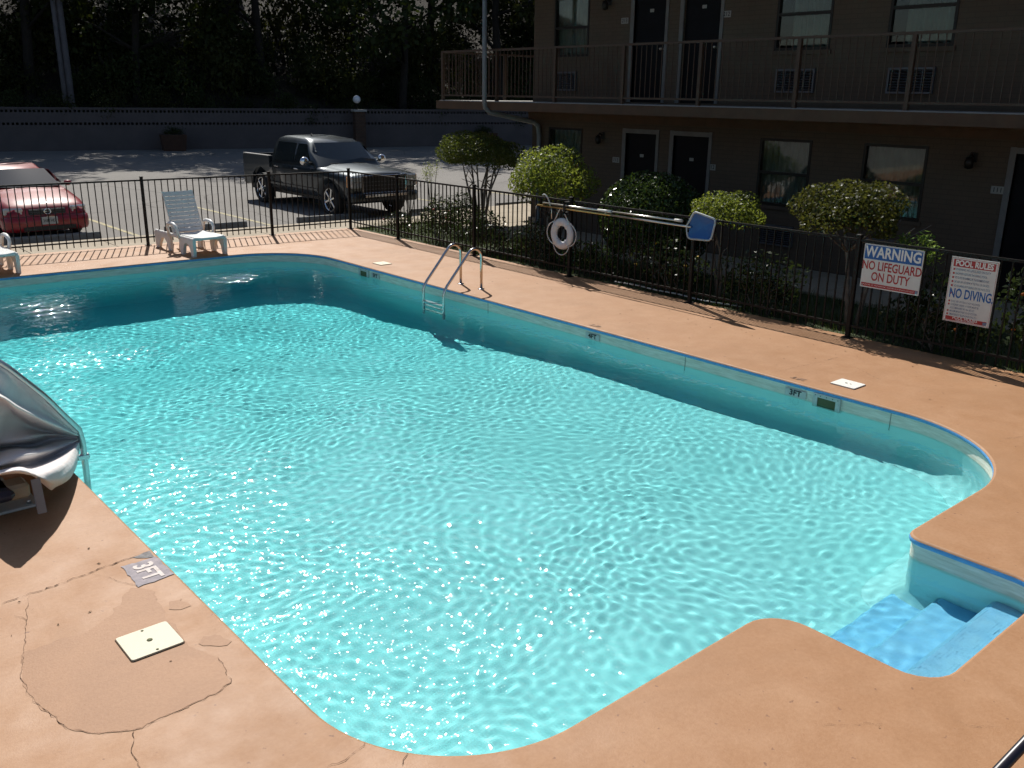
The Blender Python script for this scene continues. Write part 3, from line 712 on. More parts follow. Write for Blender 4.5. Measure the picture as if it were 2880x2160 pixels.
# skimmer lids
def skimmer_lid(x0, x1, y0, y1, col, label, holes):
    m_ = mat('lid_plastic', col, .5); t = NT(m_); v = t.pos((1, 1, 1))
    mp = t.new('ShaderNodeMapping'); mp.inputs['Rotation'].default_value = (0, 0, PI/4); t.link(v, mp.inputs[0])
    ck = t.new('ShaderNodeTexBrick'); ck.inputs['Scale'].default_value = 1; ck.inputs['Brick Width'].default_value = .013; ck.inputs['Row Height'].default_value = .013; ck.inputs['Mortar Size'].default_value = .0016; ck.offset = 0
    t.link(mp.outputs[0], ck.inputs['Vector']); t.bump(ck.outputs['Fac'], .5, .002)
    e = empty('skimmer_lid', ((x0+x1)/2, (y0+y1)/2, 0), 0, label, 'skimmer lid', 'skimmer lids around the pool')
    hx, hy = (x1-x0)/2, (y1-y0)/2; P = path_round([(-hx, -hy, .015), (hx, -hy, .015), (hx, hy, .015), (-hx, hy, .015)])
    mb = MB(); R0 = [(p.x, p.y, .001) for p in P]; R1 = [(p.x, p.y, .010) for p in P]; R2 = [(p.x*.985, p.y*.985, .013) for p in P]; mb.loft([R0, R1, R2], 0, False, True, False, True); mb.build('lid', m_, e)
    sheet('rim_gap', [(p.x*1.03, p.y*1.03) for p in P], [], .0042, m_crack, e)
    for (a, b, rr) in holes: mb = MB(); mb.lathe([(rr, .013), (rr, .0145), (0, .0145)], 12, (a, b, 0)); mb.build('finger_hole', m_sk, e)
skimmer_lid(1.225, 1.51, 4.45, 4.72, (.56, .51, .36), 'cream square skimmer lid on the patched deck', [(0, 0, .016), (0, .115, .008), (0, -.115, .008)])
skimmer_lid(8.66, 8.90, 4.53, 4.81, (.80, .78, .72), 'white square skimmer lid on the deck across from the pool rules sign', [(0, .02, .014), (.0, -.03, .010)])
skimmer_lid(8.66, 8.90, 13.53, 13.80, (.72, .64, .46), 'cream skimmer lid beyond the steel pool ladder', [(0, 0, .012)])

# steel ladder
m_steel = mat('polished_steel', (.62, .60, .58), .16, 1.0); t = NT(m_steel); t.rough(t.ramp(t.noise(t.pos(), 30, 3), [(.3, (.10,)*3), (.7, (.28,)*3)]))
lad = empty('pool_ladder', (8.4, 11.16, 0), 0, 'polished steel pool ladder with two hooped handrails', 'ladder')
def arc(c, r, a0, a1, n): return [(c[0]+r*math.cos(a0+(a1-a0)*k/n), c[1]+r*math.sin(a0+(a1-a0)*k/n)) for k in range(n+1)]
pr = [(.40, -.02), (.40, .47)]+arc((.26, .50), .14, 0.0, 2.45, 10)[1:]+[(-.26, .13)]+[(-.305, .065), (-.325, .0), (-.33, -.10), (-.33, -1.0)]
for yy in (.26, -.26):
    h = MB().tube([(a, yy, b) for a, b in pr], .0215, 12).build('handrail', m_steel, lad)
    mb = MB(); mb.lathe([(.022, .014), (.045, .010), (.052, .001)], 16, (.40, yy, 0)); mb.build('escutcheon', m_steel, h)
for zz_ in (-.19, -.45, -.71): MB().box((-.33, 0, zz_), (.09, .50, .022), 0, None, .005).build('tread', m_white if zz_ > -.3 else m_steel, lad)
for zz_ in (-.45,): MB().tube([(-.33, .26, zz_), (-.02, .26, zz_)], .014, 8).build('wall_bumper', m_steel, lad)
for o in lad.children: o.cycles.is_caustics_receiver = True

# white resin lounge chairs
m_resin = noisy('white_resin', (.70, .69, .67), (.80, .79, .76), 9, .4, .05)
def lounge(loc, rz, label):
    e = empty('lounge_chair', loc, rz, label, 'lounge chair', 'white lounge chairs at the far fence')
    for sx in (-1, 1):
        xo = .30*sx
        MB().boxx(xo-.022, xo+.022, -.80, .84, .275, .335, 0, .01).build('side_rail', m_resin, e)
        a, b = (xo-.028, xo+.028)
        MB().prism([(-.81, .30), (-.79, 0), (-.70, 0), (-.665, .13), (-.60, .205), (-.52, .23), (-.44, .20), (-.39, .12), (-.36, 0), (-.27, 0), (-.24, .12), (-.22, .30)], 0, a, b).build('leg', m_resin, e)
        MB().prism([(.16, .30), (.18, 0), (.27, 0), (.31, .14), (.42, .22), (.54, .20), (.63, .10), (.70, 0), (.80, 0), (.83, .15), (.85, .30)], 0, a+.001*sx, b+.001*sx).build('leg', m_resin, e)
        pa = [(.33*sx, .16, .28), (.355*sx, .16, .46), (.36*sx, .12, .515), (.36*sx, .02, .535), (.36*sx, -.12, .53), (.36*sx, -.20, .50), (.36*sx, -.245, .44), (.33*sx, -.26, .28)]
        MB().tube(pa, [.03, .03, .032, .034, .034, .032, .03, .028], 8).build('armrest', m_resin, e)
    n = 11
    for k in range(n):
        y0 = -.80+k*.077; sag = .012
        mb = MB(); xs = np.linspace(-.285, .285, 9)
        rings = [[(x_, y0, .342+.02*(x_/.285)**2-sag), (x_, y0+.066, .342+.02*(x_/.285)**2-sag), (x_, y0+.066, .326+.02*(x_/.285)**2-sag), (x_, y0, .326+.02*(x_/.285)**2-sag)] for x_ in xs]
        mb.loft(rings, 0, False, True, True, True); mb.build('seat_slat', m_resin, e)
    MB().boxx(-.28, .28, -.81, -.785, .29, .335, 0, .008).build('front_rail', m_resin, e)
    back = empty('backrest', (0, .06, .345), 0, parent=e); back.rotation_euler = (math.radians(66), 0, 0)   # local y runs up the back
    for k in range(10):
        y0 = .01+k*.077; w = .285-.0*k; mb = MB(); xs = np.linspace(-w, w, 9)
        hh = .064 if k < 9 else .085
        rings = [[(x_, y0, .02*(x_/w)**2), (x_, y0+hh, .02*(x_/w)**2), (x_, y0+hh, -.016+.02*(x_/w)**2), (x_, y0, -.016+.02*(x_/w)**2)] for x_ in xs]
        mb.loft(rings, 0, False, True, True, True); mb.build('slat', m_resin, back)
    for xx in (-.283, -.14, 0, .14, .283):
        wd = .03 if abs(xx) > .2 else .012
        MB().boxx(xx-wd/2, xx+wd/2, 0, .80, -.040+.02*(xx/.285)**2, -.0165+.02*(xx/.285)**2).build('rib', m_resin, back)
    MB().tube([(0, .42, .66), (0, .62, .31)], .02, 8).build('prop', m_resin, e)
    return e
lounge((6.70, 17.03, 0), .05, 'white slatted resin lounge chair standing alone by the far fence')
lounge((3.25, 17.22, 0), .04, 'white lounge chair cut off by the picture edge, only its foot end showing')

# lift under a grey cover
COVER = [
[(1.92,7.558,0.201),(1.778,7.463,0.407),(1.647,7.396,0.606),(1.51,7.374,0.779),(1.38,7.365,0.932),(1.17,7.385,1.118)],
[(1.92,7.564,0.193),(1.774,7.474,0.38),(1.638,7.448,0.561),(1.5,7.425,0.731),(1.37,7.344,0.894),(1.16,7.369,1.071)],
[(1.92,7.57,0.187),(1.756,7.479,0.363),(1.602,7.433,0.507),(1.46,7.377,0.641),(1.33,7.244,0.771),(1.12,7.273,0.928)],
[(1.92,7.575,0.182),(1.725,7.401,0.354),(1.539,7.241,0.527),(1.39,7.1,0.672),(1.26,6.888,0.843),(1.05,6.88,0.971)],
[(1.92,7.58,0.176),(1.76,7.687,0.223),(1.611,7.746,0.29),(1.47,7.636,0.442),(1.34,7.366,0.647),(1.13,7.481,0.724)],
[(1.92,7.586,0.17),(1.715,7.648,0.227),(1.521,7.486,0.295),(1.37,7.55,0.279),(1.24,7.477,0.323),(1.03,7.178,0.448)],
[(1.92,7.591,0.165),(1.756,7.738,0.148),(1.602,7.766,0.122),(1.46,7.759,0.159),(1.33,7.859,0.145),(1.12,7.863,0.157)],
[(1.92,7.597,0.159),(1.702,7.39,0.203),(1.494,7.088,0.303),(1.34,6.9,0.381),(1.21,6.992,0.322),(1.0,7.165,0.263)],
[(1.92,7.604,0.149),(1.747,7.499,0.113),(1.584,7.402,0.116),(1.44,7.223,0.182),(1.31,7.239,0.193),(1.1,7.943,-0.082)],
[(1.92,7.612,0.136),(1.697,7.126,0.218),(1.485,6.723,0.315),(1.33,6.539,0.364),(1.2,6.462,0.45),(0.99,7.186,0.168)],
[(1.925,7.645,0.104),(1.741,7.126,0.164),(1.562,6.726,0.239),(1.41,6.51,0.296),(1.31,6.454,0.376),(1.18,6.356,0.489)],
[(1.93,7.678,0.073),(1.779,7.235,0.09),(1.628,6.899,0.117),(1.49,6.736,0.145),(1.44,6.689,0.157),(1.34,6.603,0.317)],
]
m_tarp = noisy('grey_cover_cloth', (.66, .615, .595), (.77, .725, .705), 5, .95, .55, .02, 5, 11)
lift = empty('pool_lift', (1.2, 6.9, 0), 0, 'pool lift wrapped in a creased grey cover with a steel leg in the water', 'pool lift')
LB = Vector((1.2, 6.9, 0))
def catmull(p, t_):
    n = len(p)-1; i = min(int(t_), n-1); f = t_-i
    a, b, c_, d = (Vector(p[max(i-1, 0)]), Vector(p[i]), Vector(p[i+1]), Vector(p[min(i+2, n)]))
    return .5*((2*b)+(c_-a)*f+(2*a-5*b+4*c_-d)*f*f+(3*b-a-3*c_+d)*f**3)
cols = [[catmull(r_, k/4) for k in range(21)] for r_ in COVER]
# the far side of the drape, so that it is a closed hood
back_side = [[Vector(q)+Vector((-.04, .16, -.10))*min(1, j/8) for j, q in enumerate(cols[0])]]
NS = 6*(len(cols)-1)+1
rows_ = []
for s_ in range(NS):
    q_ = s_/6; w_ = min(1, q_/1.5)*(1 if q_ < 9.5 else max(0, (11-q_)/1.5))
    rows_.append([catmull([c_[k] for c_ in cols], q_)+Vector((0, -1, .55))*(.016*w_*min(1, k/9)*(abs(math.sin(q_*1.55+.5*math.sin(k*.35)+.3))**.6-.5)+.008*w_*min(1, k/8)*math.sin(q_*5.1+k*.5)) for k in range(21)])
rows_ = [back_side[0]]+rows_
mb = MB(); nC = 21
mb.add([q-LB for r_ in rows_ for q in r_], [(j*nC+i, j*nC+i+1, (j+1)*nC+i+1, (j+1)*nC+i) for j in range(len(rows_)-1) for i in range(nC-1)], 0, True)
cv = mb.build('cover', m_tarp, lift); md = cv.modifiers.new('cloth', 'SOLIDIFY'); md.thickness = .006; md.offset = -1
m_ltube = mat('lift_steel', (.55, .58, .58), .35, .9)
mb = MB(); mb.tube([Vector((1.93, 7.62, -.8))-LB, Vector((1.93, 7.60, .02))-LB, Vector((1.928, 7.58, .12))-LB]+[Vector(q)+Vector((.012, .02, .014))-LB for q in cols[0][1:]], .026, 12)
fr = mb.build('frame_tube', m_ltube, lift)
fr.cycles.is_caustics_receiver = True
MB().box(Vector((1.92, 7.595, .0))-LB, (.10, .045, .05), 0, None, .01).build('clamp', m_ltube, lift)
MB().boxx(-.42, .19, -.09, .30, .001, .022, 0, .008).build('base_plate', m_white, lift)
for dx, dy in ((.13, -.03), (.13, .22), (-.3, -.03)): MB().tube([(dx, dy, .02), (dx, dy, .05)], .016, 6).build('anchor_bolt', m_ltube, lift)
m_seat = mat('navy_seat', (.02, .025, .05), .5)
MB().box((-.22, -.06, .20), (.46, .44, .08), 0, None, .03).build('seat', m_seat, lift)
MB().tube([(-.15, .08, .02), (-.15, .08, .28)], .07, 14).build('mast', mat('lift_mast', (.33, .31, .27), .6), lift)
MB().box((.105, -.50, .25), (.055, .03, .24), 0, Matrix.Rotation(-.25, 3, 'X')).build('strap_bar', mat('strap_grey', (.20, .19, .19), .7), lift)
MB().boxx(-.20, .12, -.2, -.02, .13, .24, 0, .02).build('gearbox', mat('lift_tan', (.35, .30, .22), .6), lift)

# dark handrail by the camera's steps
m_pipe = mat('dark_pipe_paint', (.015, .012, .02), .35)
hr = empty('handrail', (3.6, .78, 0), 0, 'dark pipe handrail at the lower picture corner', 'handrail')
MB().tube([(-2.2, 0, .9), (3.2, 0, .9)], .018, 12).build('rail', m_pipe, hr)
for xx in (-2.0, .6, 3.0): MB().tube([(xx, 0, 0), (xx, 0, .9)], .018, 10).build('post', m_pipe, hr)

# ---------------- things on the fence
m_signw = noisy('sign_white', (.60, .60, .585), (.68, .68, .66), 8, .35, .0)
m_red = mat('sign_red', (.38, .018, .022), .4); m_sblue = mat('sign_blue', (.015, .10, .36), .4); m_sgrey = mat('sign_bluegrey', (.14, .19, .30), .4); m_swhite = mat('sign_letter_white', (.75, .74, .72), .4)
def sign(name, yc, zc, w, h, label):
    s_ = empty(name, (10.585, yc, zc), 0, label, 'sign')
    MB().boxx(-.004, .004, -w/2, w/2, -h/2, h/2).build('panel', m_signw, s_)
    return s_
def on_sign(s_, name, me, y, z, lvl=1): return put(name, me, s_, (-.004-.0012*lvl, -y, z), FACE_MX)   # y counted to the reader's right
def sbox(s_, name, y0, y1, z0, z1, m_, lvl=1): return MB().boxx(-.0046-.0012*(lvl-1), -.0042-.0012*(lvl-1)+.0004, -y1, -y0, z0, z1).build(name, m_, s_)
W = sign('warning_sign', 5.268, .95, .745, .53, 'white sign reading warning no lifeguard on duty, on the black fence')
sbox(W, 'header_band', -.36, .36, .085, .253, m_sblue)
on_sign(W, 'heading', text_mesh('WARNING', .178, m_swhite, .028, .80, space=1.02), 0, .170, 2)
on_sign(W, 'line', text_mesh('NO LIFEGUARD', .148, m_red, .022, .72), 0, .005)
on_sign(W, 'line', text_mesh('ON DUTY', .148, m_red, .022, .72), 0, -.125)
sbox(W, 'footer_band', -.36, .36, -.252, -.208, m_red)
on_sign(W, 'fine_print', text_mesh('USE OF POOL AT YOUR OWN RISK. CHILDREN MUST BE WITH AN ADULT', .020, m_swhite, .0, 1), -.02, -.23, 2)
sbox(W, 'border', -.3725, .3725, .258, .262, m_sgrey); sbox(W, 'emblem', .325, .36, -.252, -.212, m_sgrey, 2)
Rs = sign('rules_sign', 4.312, .8325, .52, .745, 'tall white pool rules sign with red bands and blue no diving line')
sbox(Rs, 'header_band', -.232, .232, .262, .345, m_red)
on_sign(Rs, 'heading', text_mesh('POOL RULES', .088, m_swhite, .04, .84), 0, .303, 2)
small = ['WARNING: NO LIFEGUARD ON DUTY', 'SHOWER BEFORE ENTERING POOL', 'NO GLASS OR ANIMALS IN THE SWIMMING POOL', 'DO NOT EAT OR DRINK IN THE POOL OR ON DECK', 'NO RUNNING OR PUSHING ON THE POOL DECK']
for k, s_ in enumerate(small):
    zz_ = .232-k*.047
    on_sign(Rs, 'rule_line', text_mesh(s_, .036, m_sgrey, .01, min(.62, 19.0/len(s_)), 'LEFT'), -.195, zz_); sbox(Rs, 'bullet', -.226, -.205, zz_-.011, zz_+.011, m_red)
on_sign(Rs, 'main_rule', text_mesh('NO DIVING.', .150, m_sblue, .025, .60), .015, -.045); sbox(Rs, 'bullet', -.226, -.205, -.056, -.034, m_red)
small = ['SOLO USE OF POOL IS NOT ALLOWED', 'CHILDREN UNDER 14 YEARS MUST BE', 'ACCOMPANIED BY AN ADULT', 'MAXIMUM BATHER LOAD POSTED', 'EMERGENCY TELEPHONE DIAL 911']
for k, s_ in enumerate(small):
    zz_ = -.135-k*.038
    on_sign(Rs, 'rule_line', text_mesh(s_, .032, m_sgrey, .01, min(.62, 18.0/len(s_)), 'LEFT'), -.195, zz_)
    if k != 2: sbox(Rs, 'bullet', -.226, -.207, zz_-.010, zz_+.010, m_red)
sbox(Rs, 'footer_band', -.232, .232, -.355, -.295-.015, m_red)
on_sign(Rs, 'hours', text_mesh('POOL HOURS', .05, m_swhite, .02, .9), -.01, -.322, 2)
on_sign(Rs, 'hours', text_mesh('10:00 AM TO 10:00 PM', .022, m_swhite, .01, 1.0), -.01, -.346, 2)
sbox(Rs, 'emblem', .19, .232, -.352, -.318, m_sgrey, 2)
for a, b, c_, d in ((-.252, .252, .358, .361), (-.252, .252, -.365, -.362), (-.253, -.250, -.365, .361), (.250, .253, -.365, .361)): sbox(Rs, 'border', a, b, c_, d, m_red)
for S_, w, h in ((W, .745, .53), (Rs, .52, .745)):
    for a in (-1, 1):
        for b in (-1, 1): MB().tube([(-.004, a*(w/2-.03), b*(h/2-.018)), (-.009, a*(w/2-.03), b*(h/2-.018))], .006, 6).build('screw', m_steel, S_)

# life ring
m_ringw = noisy('ring_buoy_vinyl', (.52, .52, .55), (.66, .65, .66), 12, .5, .2)
m_rope = noisy('white_rope', (.50, .50, .50), (.60, .60, .60), 60, .8, .3)
lr = empty('life_ring', (10.54, 10.93, .705), 0, 'white ring buoy with looped grab rope hanging on the fence', 'life ring')
mb = MB(); mb.tube([(0, .195*math.cos(a), .195*math.sin(a)) for a in np.linspace(0, 2*PI, 40, endpoint=False)], .066, 14, 0, False, True); o = mb.build('ring', m_ringw, lr); o.scale = (.72, 1, 1)
for a in (PI/4, 3*PI/4, 5*PI/4, 7*PI/4):
    mb = MB(); mb.tube([(.066*.74*math.cos(b), (.195+.068*math.sin(b))*math.cos(a), (.195+.068*math.sin(b))*math.sin(a)) for b in np.linspace(0, 2*PI, 16, endpoint=False)], .010, 6, 0, False, True); mb.build('band', m_ringw, lr)
for k in range(4):
    a0 = PI/4+k*PI/2; pts = []
    for q in np.linspace(0, 1, 13):
        a = a0+q*PI/2; rr = .262+.085*math.sin(PI*q)*(1.0 if k else .0)
        pts.append((-.02, rr*math.cos(a), rr*math.sin(a)))
    if k == 0: pts = [(-.02, .262*math.cos(a0), .262*math.sin(a0)), (-.03, .10, .30), (-.05, .01, .43), (-.05, -.01, .43), (-.03, -.10, .30), (-.02, .262*math.cos(a0+PI/2), .262*math.sin(a0+PI/2))]
    MB().tube(pts, .0085, 7).build('grab_rope', m_rope, lr)
# poles
m_alu = mat('aluminium_pole', (.62, .61, .57), .28, 1.0); m_brass = mat('gold_anodised_pole', (.55, .40, .16), .3, 1.0)
hk = empty('rescue_pole', (10.50, 9.9, 1.18), 0, 'silver telescoping pole with a bent hook end resting along the fence', 'pole')
MB().tube([(0, 1.47, -.01), (0, .05, .0)], .0165, 10).build('outer_tube', m_alu, hk); MB().tube([(0, .05, .0), (-.02, -1.49, .012)], .0135, 10).build('inner_tube', m_alu, hk)
MB().tube([(0, .20, .0), (0, -.10, .0)], [.02, .024], 10).build('twist_lock', m_white, hk); MB().tube([(-.02, -1.36, .012), (-.02, -1.50, .014)], .022, 8).build('clip', m_white, hk)
MB().tube([(-.01, 1.28, -.05), (-.012, 1.30, .02), (-.015, 1.34, .08), (-.02, 1.385, .125), (-.03, 1.42, .138), (-.05, 1.44, .125)], .011, 8).build('hook', m_white, hk)
MB().tube([(0, 1.28, -.04), (.0, 1.26, -.12), (.0, 1.25, -.25)], .008, 6).build('hook_shank', m_alu, hk)
nt = empty('leaf_net', (10.46, 8.2, 1.13), 0, 'blue leaf net on a long pole propped along the fence', 'pool net')
MB().tube([(.03, 3.30, -.005), (.02, 1.6, .0)], .0155, 10).build('handle', m_brass, nt); MB().tube([(.02, 1.6, .0), (0, .02, .0)], .0155, 10).build('handle', m_alu, nt)
MB().tube([(.03, 3.30, -.005), (.03, 3.33, -.03), (.03, 3.335, -.08)], .006, 6).build('handle_loop', m_rope, nt)
NP = path_round([(.10, .0, .05), (-.02, .22, .06), (-.40, .15, .05), (-.34, -.15, .07), (.07, -.17, .07)][::-1], 10)
fr_pts = [(0, p.x, p.y) for p in NP]
MB().tube(fr_pts, .014, 8, 0, False, True).build('hoop', noisy('net_rim', (.34, .37, .40), (.42, .45, .47), 20, .5, .1), nt)
m_net = mat('blue_mesh', (.015, .10, .32), .5); c0 = Vector((0, -.15, .02)); mb = MB(); R_ = 6; rings = []
for k in range(R_+1):
    f = 1-k/R_; rings.append([(.06*(1-f*f), c0.y+(p[1]-c0.y)*f, c0.z+(p[2]-c0.z)*f) for p in fr_pts])
mb.loft(rings); mb.build('net_bag', m_net, nt)
m_black = mat('black_hook', (.01, .01, .01), .5)
for yy in (10.82, 8.28):
    mb = MB(); mb.boxx(-.022, .10, -.02, .02, 1.05, 1.075); mb.boxx(-.022, -.002, -.02, .02, 1.05, 1.24); mb.boxx(-.022, .10, -.02, .02, 1.215, 1.24)
    ph = mb.build('pole_bracket', m_black, None, (10.475, yy, 0)); tag(ph, 'black pole bracket on the fence post above the ring buoy' if yy > 10 else 'black pole bracket on the fence post beside the leaf net', 'bracket', 'brackets holding the poles')
# ------------------------------------------------------------------ vegetation
def leaf_mat(name, c0, c1, tcol, rough=.45, tr=.35, scale=3.0):
    m_ = bpy.data.materials.new(name); m_.use_nodes = True; nt_ = m_.node_tree; n_ = nt_.nodes; b = n_['Principled BSDF']; out = n_['Material Output']
    t = NT(m_); v = t.pos(); oi = t.new('ShaderNodeNewGeometry')
    c = t.ramp(t.noise(v, scale, 3, .6), [(.35, c0), (.65, c1)])
    c = t.mix(oi.outputs['Random Per Island'], c, tuple(min(1, x*1.5) for x in c1)); t.color(c); b.inputs['Roughness'].default_value = rough; b.inputs['Specular IOR Level'].default_value = .22
    tl = n_.new('ShaderNodeBsdfTranslucent'); tl.inputs['Color'].default_value = (*tcol, 1)
    mx = n_.new('ShaderNodeMixShader'); mx.inputs[0].default_value = tr
    nt_.links.new(b.outputs[0], mx.inputs[1]); nt_.links.new(tl.outputs[0], mx.inputs[2]); nt_.links.new(mx.outputs[0], out.inputs['Surface']); return m_
def leaves_mesh(name, C, Nrm, size, material, rs, aspect=.5, jitter=.9):
    """diamond leaves at points C, roughly facing Nrm"""
    n = len(C); D = rs.normal(size=(n, 3)); Nn = Nrm+jitter*D; Nn /= np.linalg.norm(Nn, axis=1)[:, None]+1e-9
    A = rs.normal(size=(n, 3)); A -= Nn*np.sum(A*Nn, 1)[:, None]; A /= np.linalg.norm(A, axis=1)[:, None]+1e-9; B = np.cross(Nn, A)
    s = size*rs.uniform(.6, 1.35, n)[:, None]; bend = Nn*s*rs.uniform(-.12, .12, n)[:, None]
    P = np.stack([C-A*s*.5, C+B*s*aspect*.5+bend, C+A*s*.5, C-B*s*aspect*.5+bend], 1).reshape(-1, 3).astype(np.float32)
    me = bpy.data.meshes.new(name); me.vertices.add(4*n); me.vertices.foreach_set('co', P.ravel()); me.loops.add(4*n); me.loops.foreach_set('vertex_index', np.arange(4*n, dtype=np.int32))
    me.polygons.add(n); me.polygons.foreach_set('loop_start', np.arange(0, 4*n, 4, dtype=np.int32)); me.update(calc_edges=True); me.materials.append(material); return me
def dome_points(n, R, rs, shell=.35, lumps=7, lump=.16, flat=-.4):
    """points in a lumpy ellipsoid, thick at its skin; returns points and outward directions"""
    d = rs.normal(size=(int(n*1.7), 3)); d /= np.linalg.norm(d, axis=1)[:, None]; d = d[d[:, 2] > flat][:n]
    L = rs.normal(size=(lumps*3, 3)); L /= np.linalg.norm(L, axis=1)[:, None]
    f = np.max(np.exp(7*(d@L.T-1)), axis=1); r = (1-lump+lump*1.6*f)*(1-shell*rs.uniform(0, 1, len(d))**1.6)
    P = d*r[:, None]*np.array(R); return P, d/np.array(R)/np.linalg.norm(d/np.array(R), axis=1)[:, None]
m_bark = noisy('grey_bark', (.10, .085, .07), (.20, .175, .15), 14, .9, .6, .01)
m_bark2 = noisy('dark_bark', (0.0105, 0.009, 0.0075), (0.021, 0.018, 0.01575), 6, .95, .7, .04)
m_priv = leaf_mat('privet_leaf', (.020, .034, .007), (.042, .058, .012), (.13, .16, .02))
m_privb = leaf_mat('bright_privet_leaf', (.032, .055, .008), (.068, .095, .015), (.34, .40, .05))
m_holly = leaf_mat('glossy_holly_leaf', (0.012, 0.024, 0.00675), (0.0225, 0.039, 0.0105), (.08, .13, .02), .25, .22)
m_crape = leaf_mat('bronze_green_leaf', (.020, .034, .008), (.044, .046, .011), (.12, .125, .02))
m_rose = leaf_mat('rose_leaf', (0.0105, 0.01875, 0.00675), (0.0225, 0.03375, 0.012), (.06, .09, .02), .3, .22)
m_fern = leaf_mat('feathery_leaf', (.06, .12, .015), (.12, .20, .03), (.30, .42, .06))
m_flo_r = mat('red_petal', (.35, .03, .015), .6); m_flo_o = mat('orange_petal', (.5, .13, .01), .6); m_flo_y = mat('yellow_petal', (.5, .32, .02), .6)

def shrub(name, base, crown_c, R, n, size, m_leaf, label, cat, stems, seed, group='clipped shrubs before the motel', flat=-.45, shell=.5, flowers=None, lump=.24):
    rs = np.random.RandomState(seed); e = empty(name, base, 0, label, cat, group); bz = Vector(base)
    P, N = dome_points(n, R, rs, shell, 7, lump, flat); P = P+np.array(crown_c)-np.array(base)
    put('crown', leaves_mesh('crown', P, N, size, m_leaf, rs), e)
    r = random.Random(seed); cc = Vector(crown_c)-bz
    for k in range(stems):
        a = r.uniform(0, 6.28); b0 = Vector((.10*math.cos(a), .10*math.sin(a), -.04)); tp = Vector((cc.x+R[0]*.6*math.cos(a)*r.uniform(.5, 1), cc.y+R[1]*.65*math.sin(a)*r.uniform(.5, 1), cc.z+R[2]*r.uniform(-.35, .2)))
        mid = b0.lerp(tp, .5)+Vector((r.uniform(-.1, .1), r.uniform(-.1, .1), .05)); rr = .032*min(1.2, max(.45, cc.z/1.4))
        mb = MB(); mb.tube([b0, b0.lerp(mid, .5)+Vector((r.uniform(-.03, .03), r.uniform(-.03, .03), 0)), mid, mid.lerp(tp, .55), tp], [rr, rr*.85, rr*.7, rr*.5, rr*.25], 7)
        for q in range(3):
            s0 = mid.lerp(tp, r.uniform(0, .6)); s1 = s0+Vector((r.uniform(-.35, .35)*R[0], r.uniform(-.35, .35)*R[1], r.uniform(.1, .35)*R[2]+.08)); mb.tube([s0, s0.lerp(s1, .5)+Vector((0, 0, .03)), s1], [rr*.45, rr*.3, rr*.15], 5)
        mb.build('stem', m_bark, e)
    if flowers:
        for (mf, nf, fs) in flowers:
            idx = rs.choice(len(P), nf)
            for i_ in idx:
                mb = MB(); c0_ = Vector(P[i_])*1.03
                mb.lathe([(0, -fs*.4), (fs*.5, -fs*.1), (fs*.55, fs*.2), (fs*.25, fs*.35), (0, fs*.25)], 7, c0_); mb.build('flower', mf, e)
    return e
shrub('clipped_tree', (13.55, 16.85, 0), (13.45, 16.72, 1.56), (.84, 1.20, .52), 9500, .062, m_priv, 'broad clipped shrub tree on several bare stems by the motel corner', 'shrub', 8, 1, flat=-.5)
shrub('clipped_tree', (11.5, 12.3, -.03), (11.42, 12.22, 1.40), (.75, .92, .60), 7000, .055, m_privb, 'bright green rounded shrub tree between the lone downspout and the ring buoy', 'shrub', 6, 2, flat=-.55)
shrub('holly_bush', (11.75, 10.05, -.03), (11.75, 10.03, .88), (.76, 1.04, .84), 19000, .055, m_holly, 'dark glossy clipped bush before the two first floor doors', 'shrub', 4, 3, flat=-.7, lump=.08)
shrub('clipped_bush', (11.38, 8.25, -.03), (11.36, 8.22, 1.22), (.48, .60, .36), 4500, .042, m_privb, 'small yellow green clipped dome just behind the blue net', 'shrub', 3, 4, flat=-.35)
e = shrub('crape_tree', (11.15, 6.05, -.03), (11.25, 6.25, 1.45), (.60, .74, .43), 8000, .056, m_crape, 'bronze tinged shrub tree on two leaning trunks behind the warning sign', 'shrub', 0, 5, flat=-.5, shell=.65, lump=.3)
for (dx, dy, tx, ty) in ((0, 0, .05, .25), (.10, -.06, .15, -.25)):
    mb = MB(); mb.tube([(dx, dy, -.02), (dx+.02, dy+ty*.25, .45), (dx+tx*.6, dy+ty*.5, .9), (dx+tx, dy+ty, 1.35)], [.035, .03, .026, .015], 8)
    for q in range(6):
        a = q*1.05; s0 = Vector((dx+tx*.7, dy+ty*.6, 1.0)); mb.tube([s0, s0+Vector((.25*math.cos(a), .3*math.sin(a), .22)), s0+Vector((.45*math.cos(a), .6*math.sin(a), .42))], [.014, .009, .004], 5)
    mb.build('trunk', m_bark, e)
# feathery plant between the signs
def feathery(base, top, n, spread, material, label, name='feathery_plant', cat='plant', leaf=.05, seed=1, group='flowers and plants in the bed', stalks=5):
    rs = np.random.RandomState(seed); r = random.Random(seed); e = empty(name, base, 0, label, cat, group); H = top-base[2]
    Ps = []
    for k in range(stalks):
        a = r.uniform(0, 6.28); tip = Vector((spread*math.cos(a), spread*math.sin(a), H*r.uniform(.8, 1))); mid = tip*.55+Vector((0, 0, H*.12))
        MB().tube([(0, 0, -.02), mid, tip], [.010, .007, .003], 5).build('stem', m_bark, e)
        for q in range(n//stalks):
            f = r.uniform(.62, 1.0)**.8; c_ = mid.lerp(tip, (f-.55)/.45) if f > .55 else mid*(f/.55); sp = spread*.55*(1.25-f)+.02
            Ps.append((c_.x+r.gauss(0, sp), c_.y+r.gauss(0, sp), c_.z+r.gauss(0, .03)))
    Ps = np.array(Ps); put('foliage', leaves_mesh('foliage', Ps, np.tile([0, 0, 1.0], (len(Ps), 1)), leaf, material, rs, .22, .5), e); return e
feathery((11.3, 5.30, -.03), 1.36, 700, .20, m_fern, 'bright green feathery plant rising between the two signs', seed=3, leaf=.075)
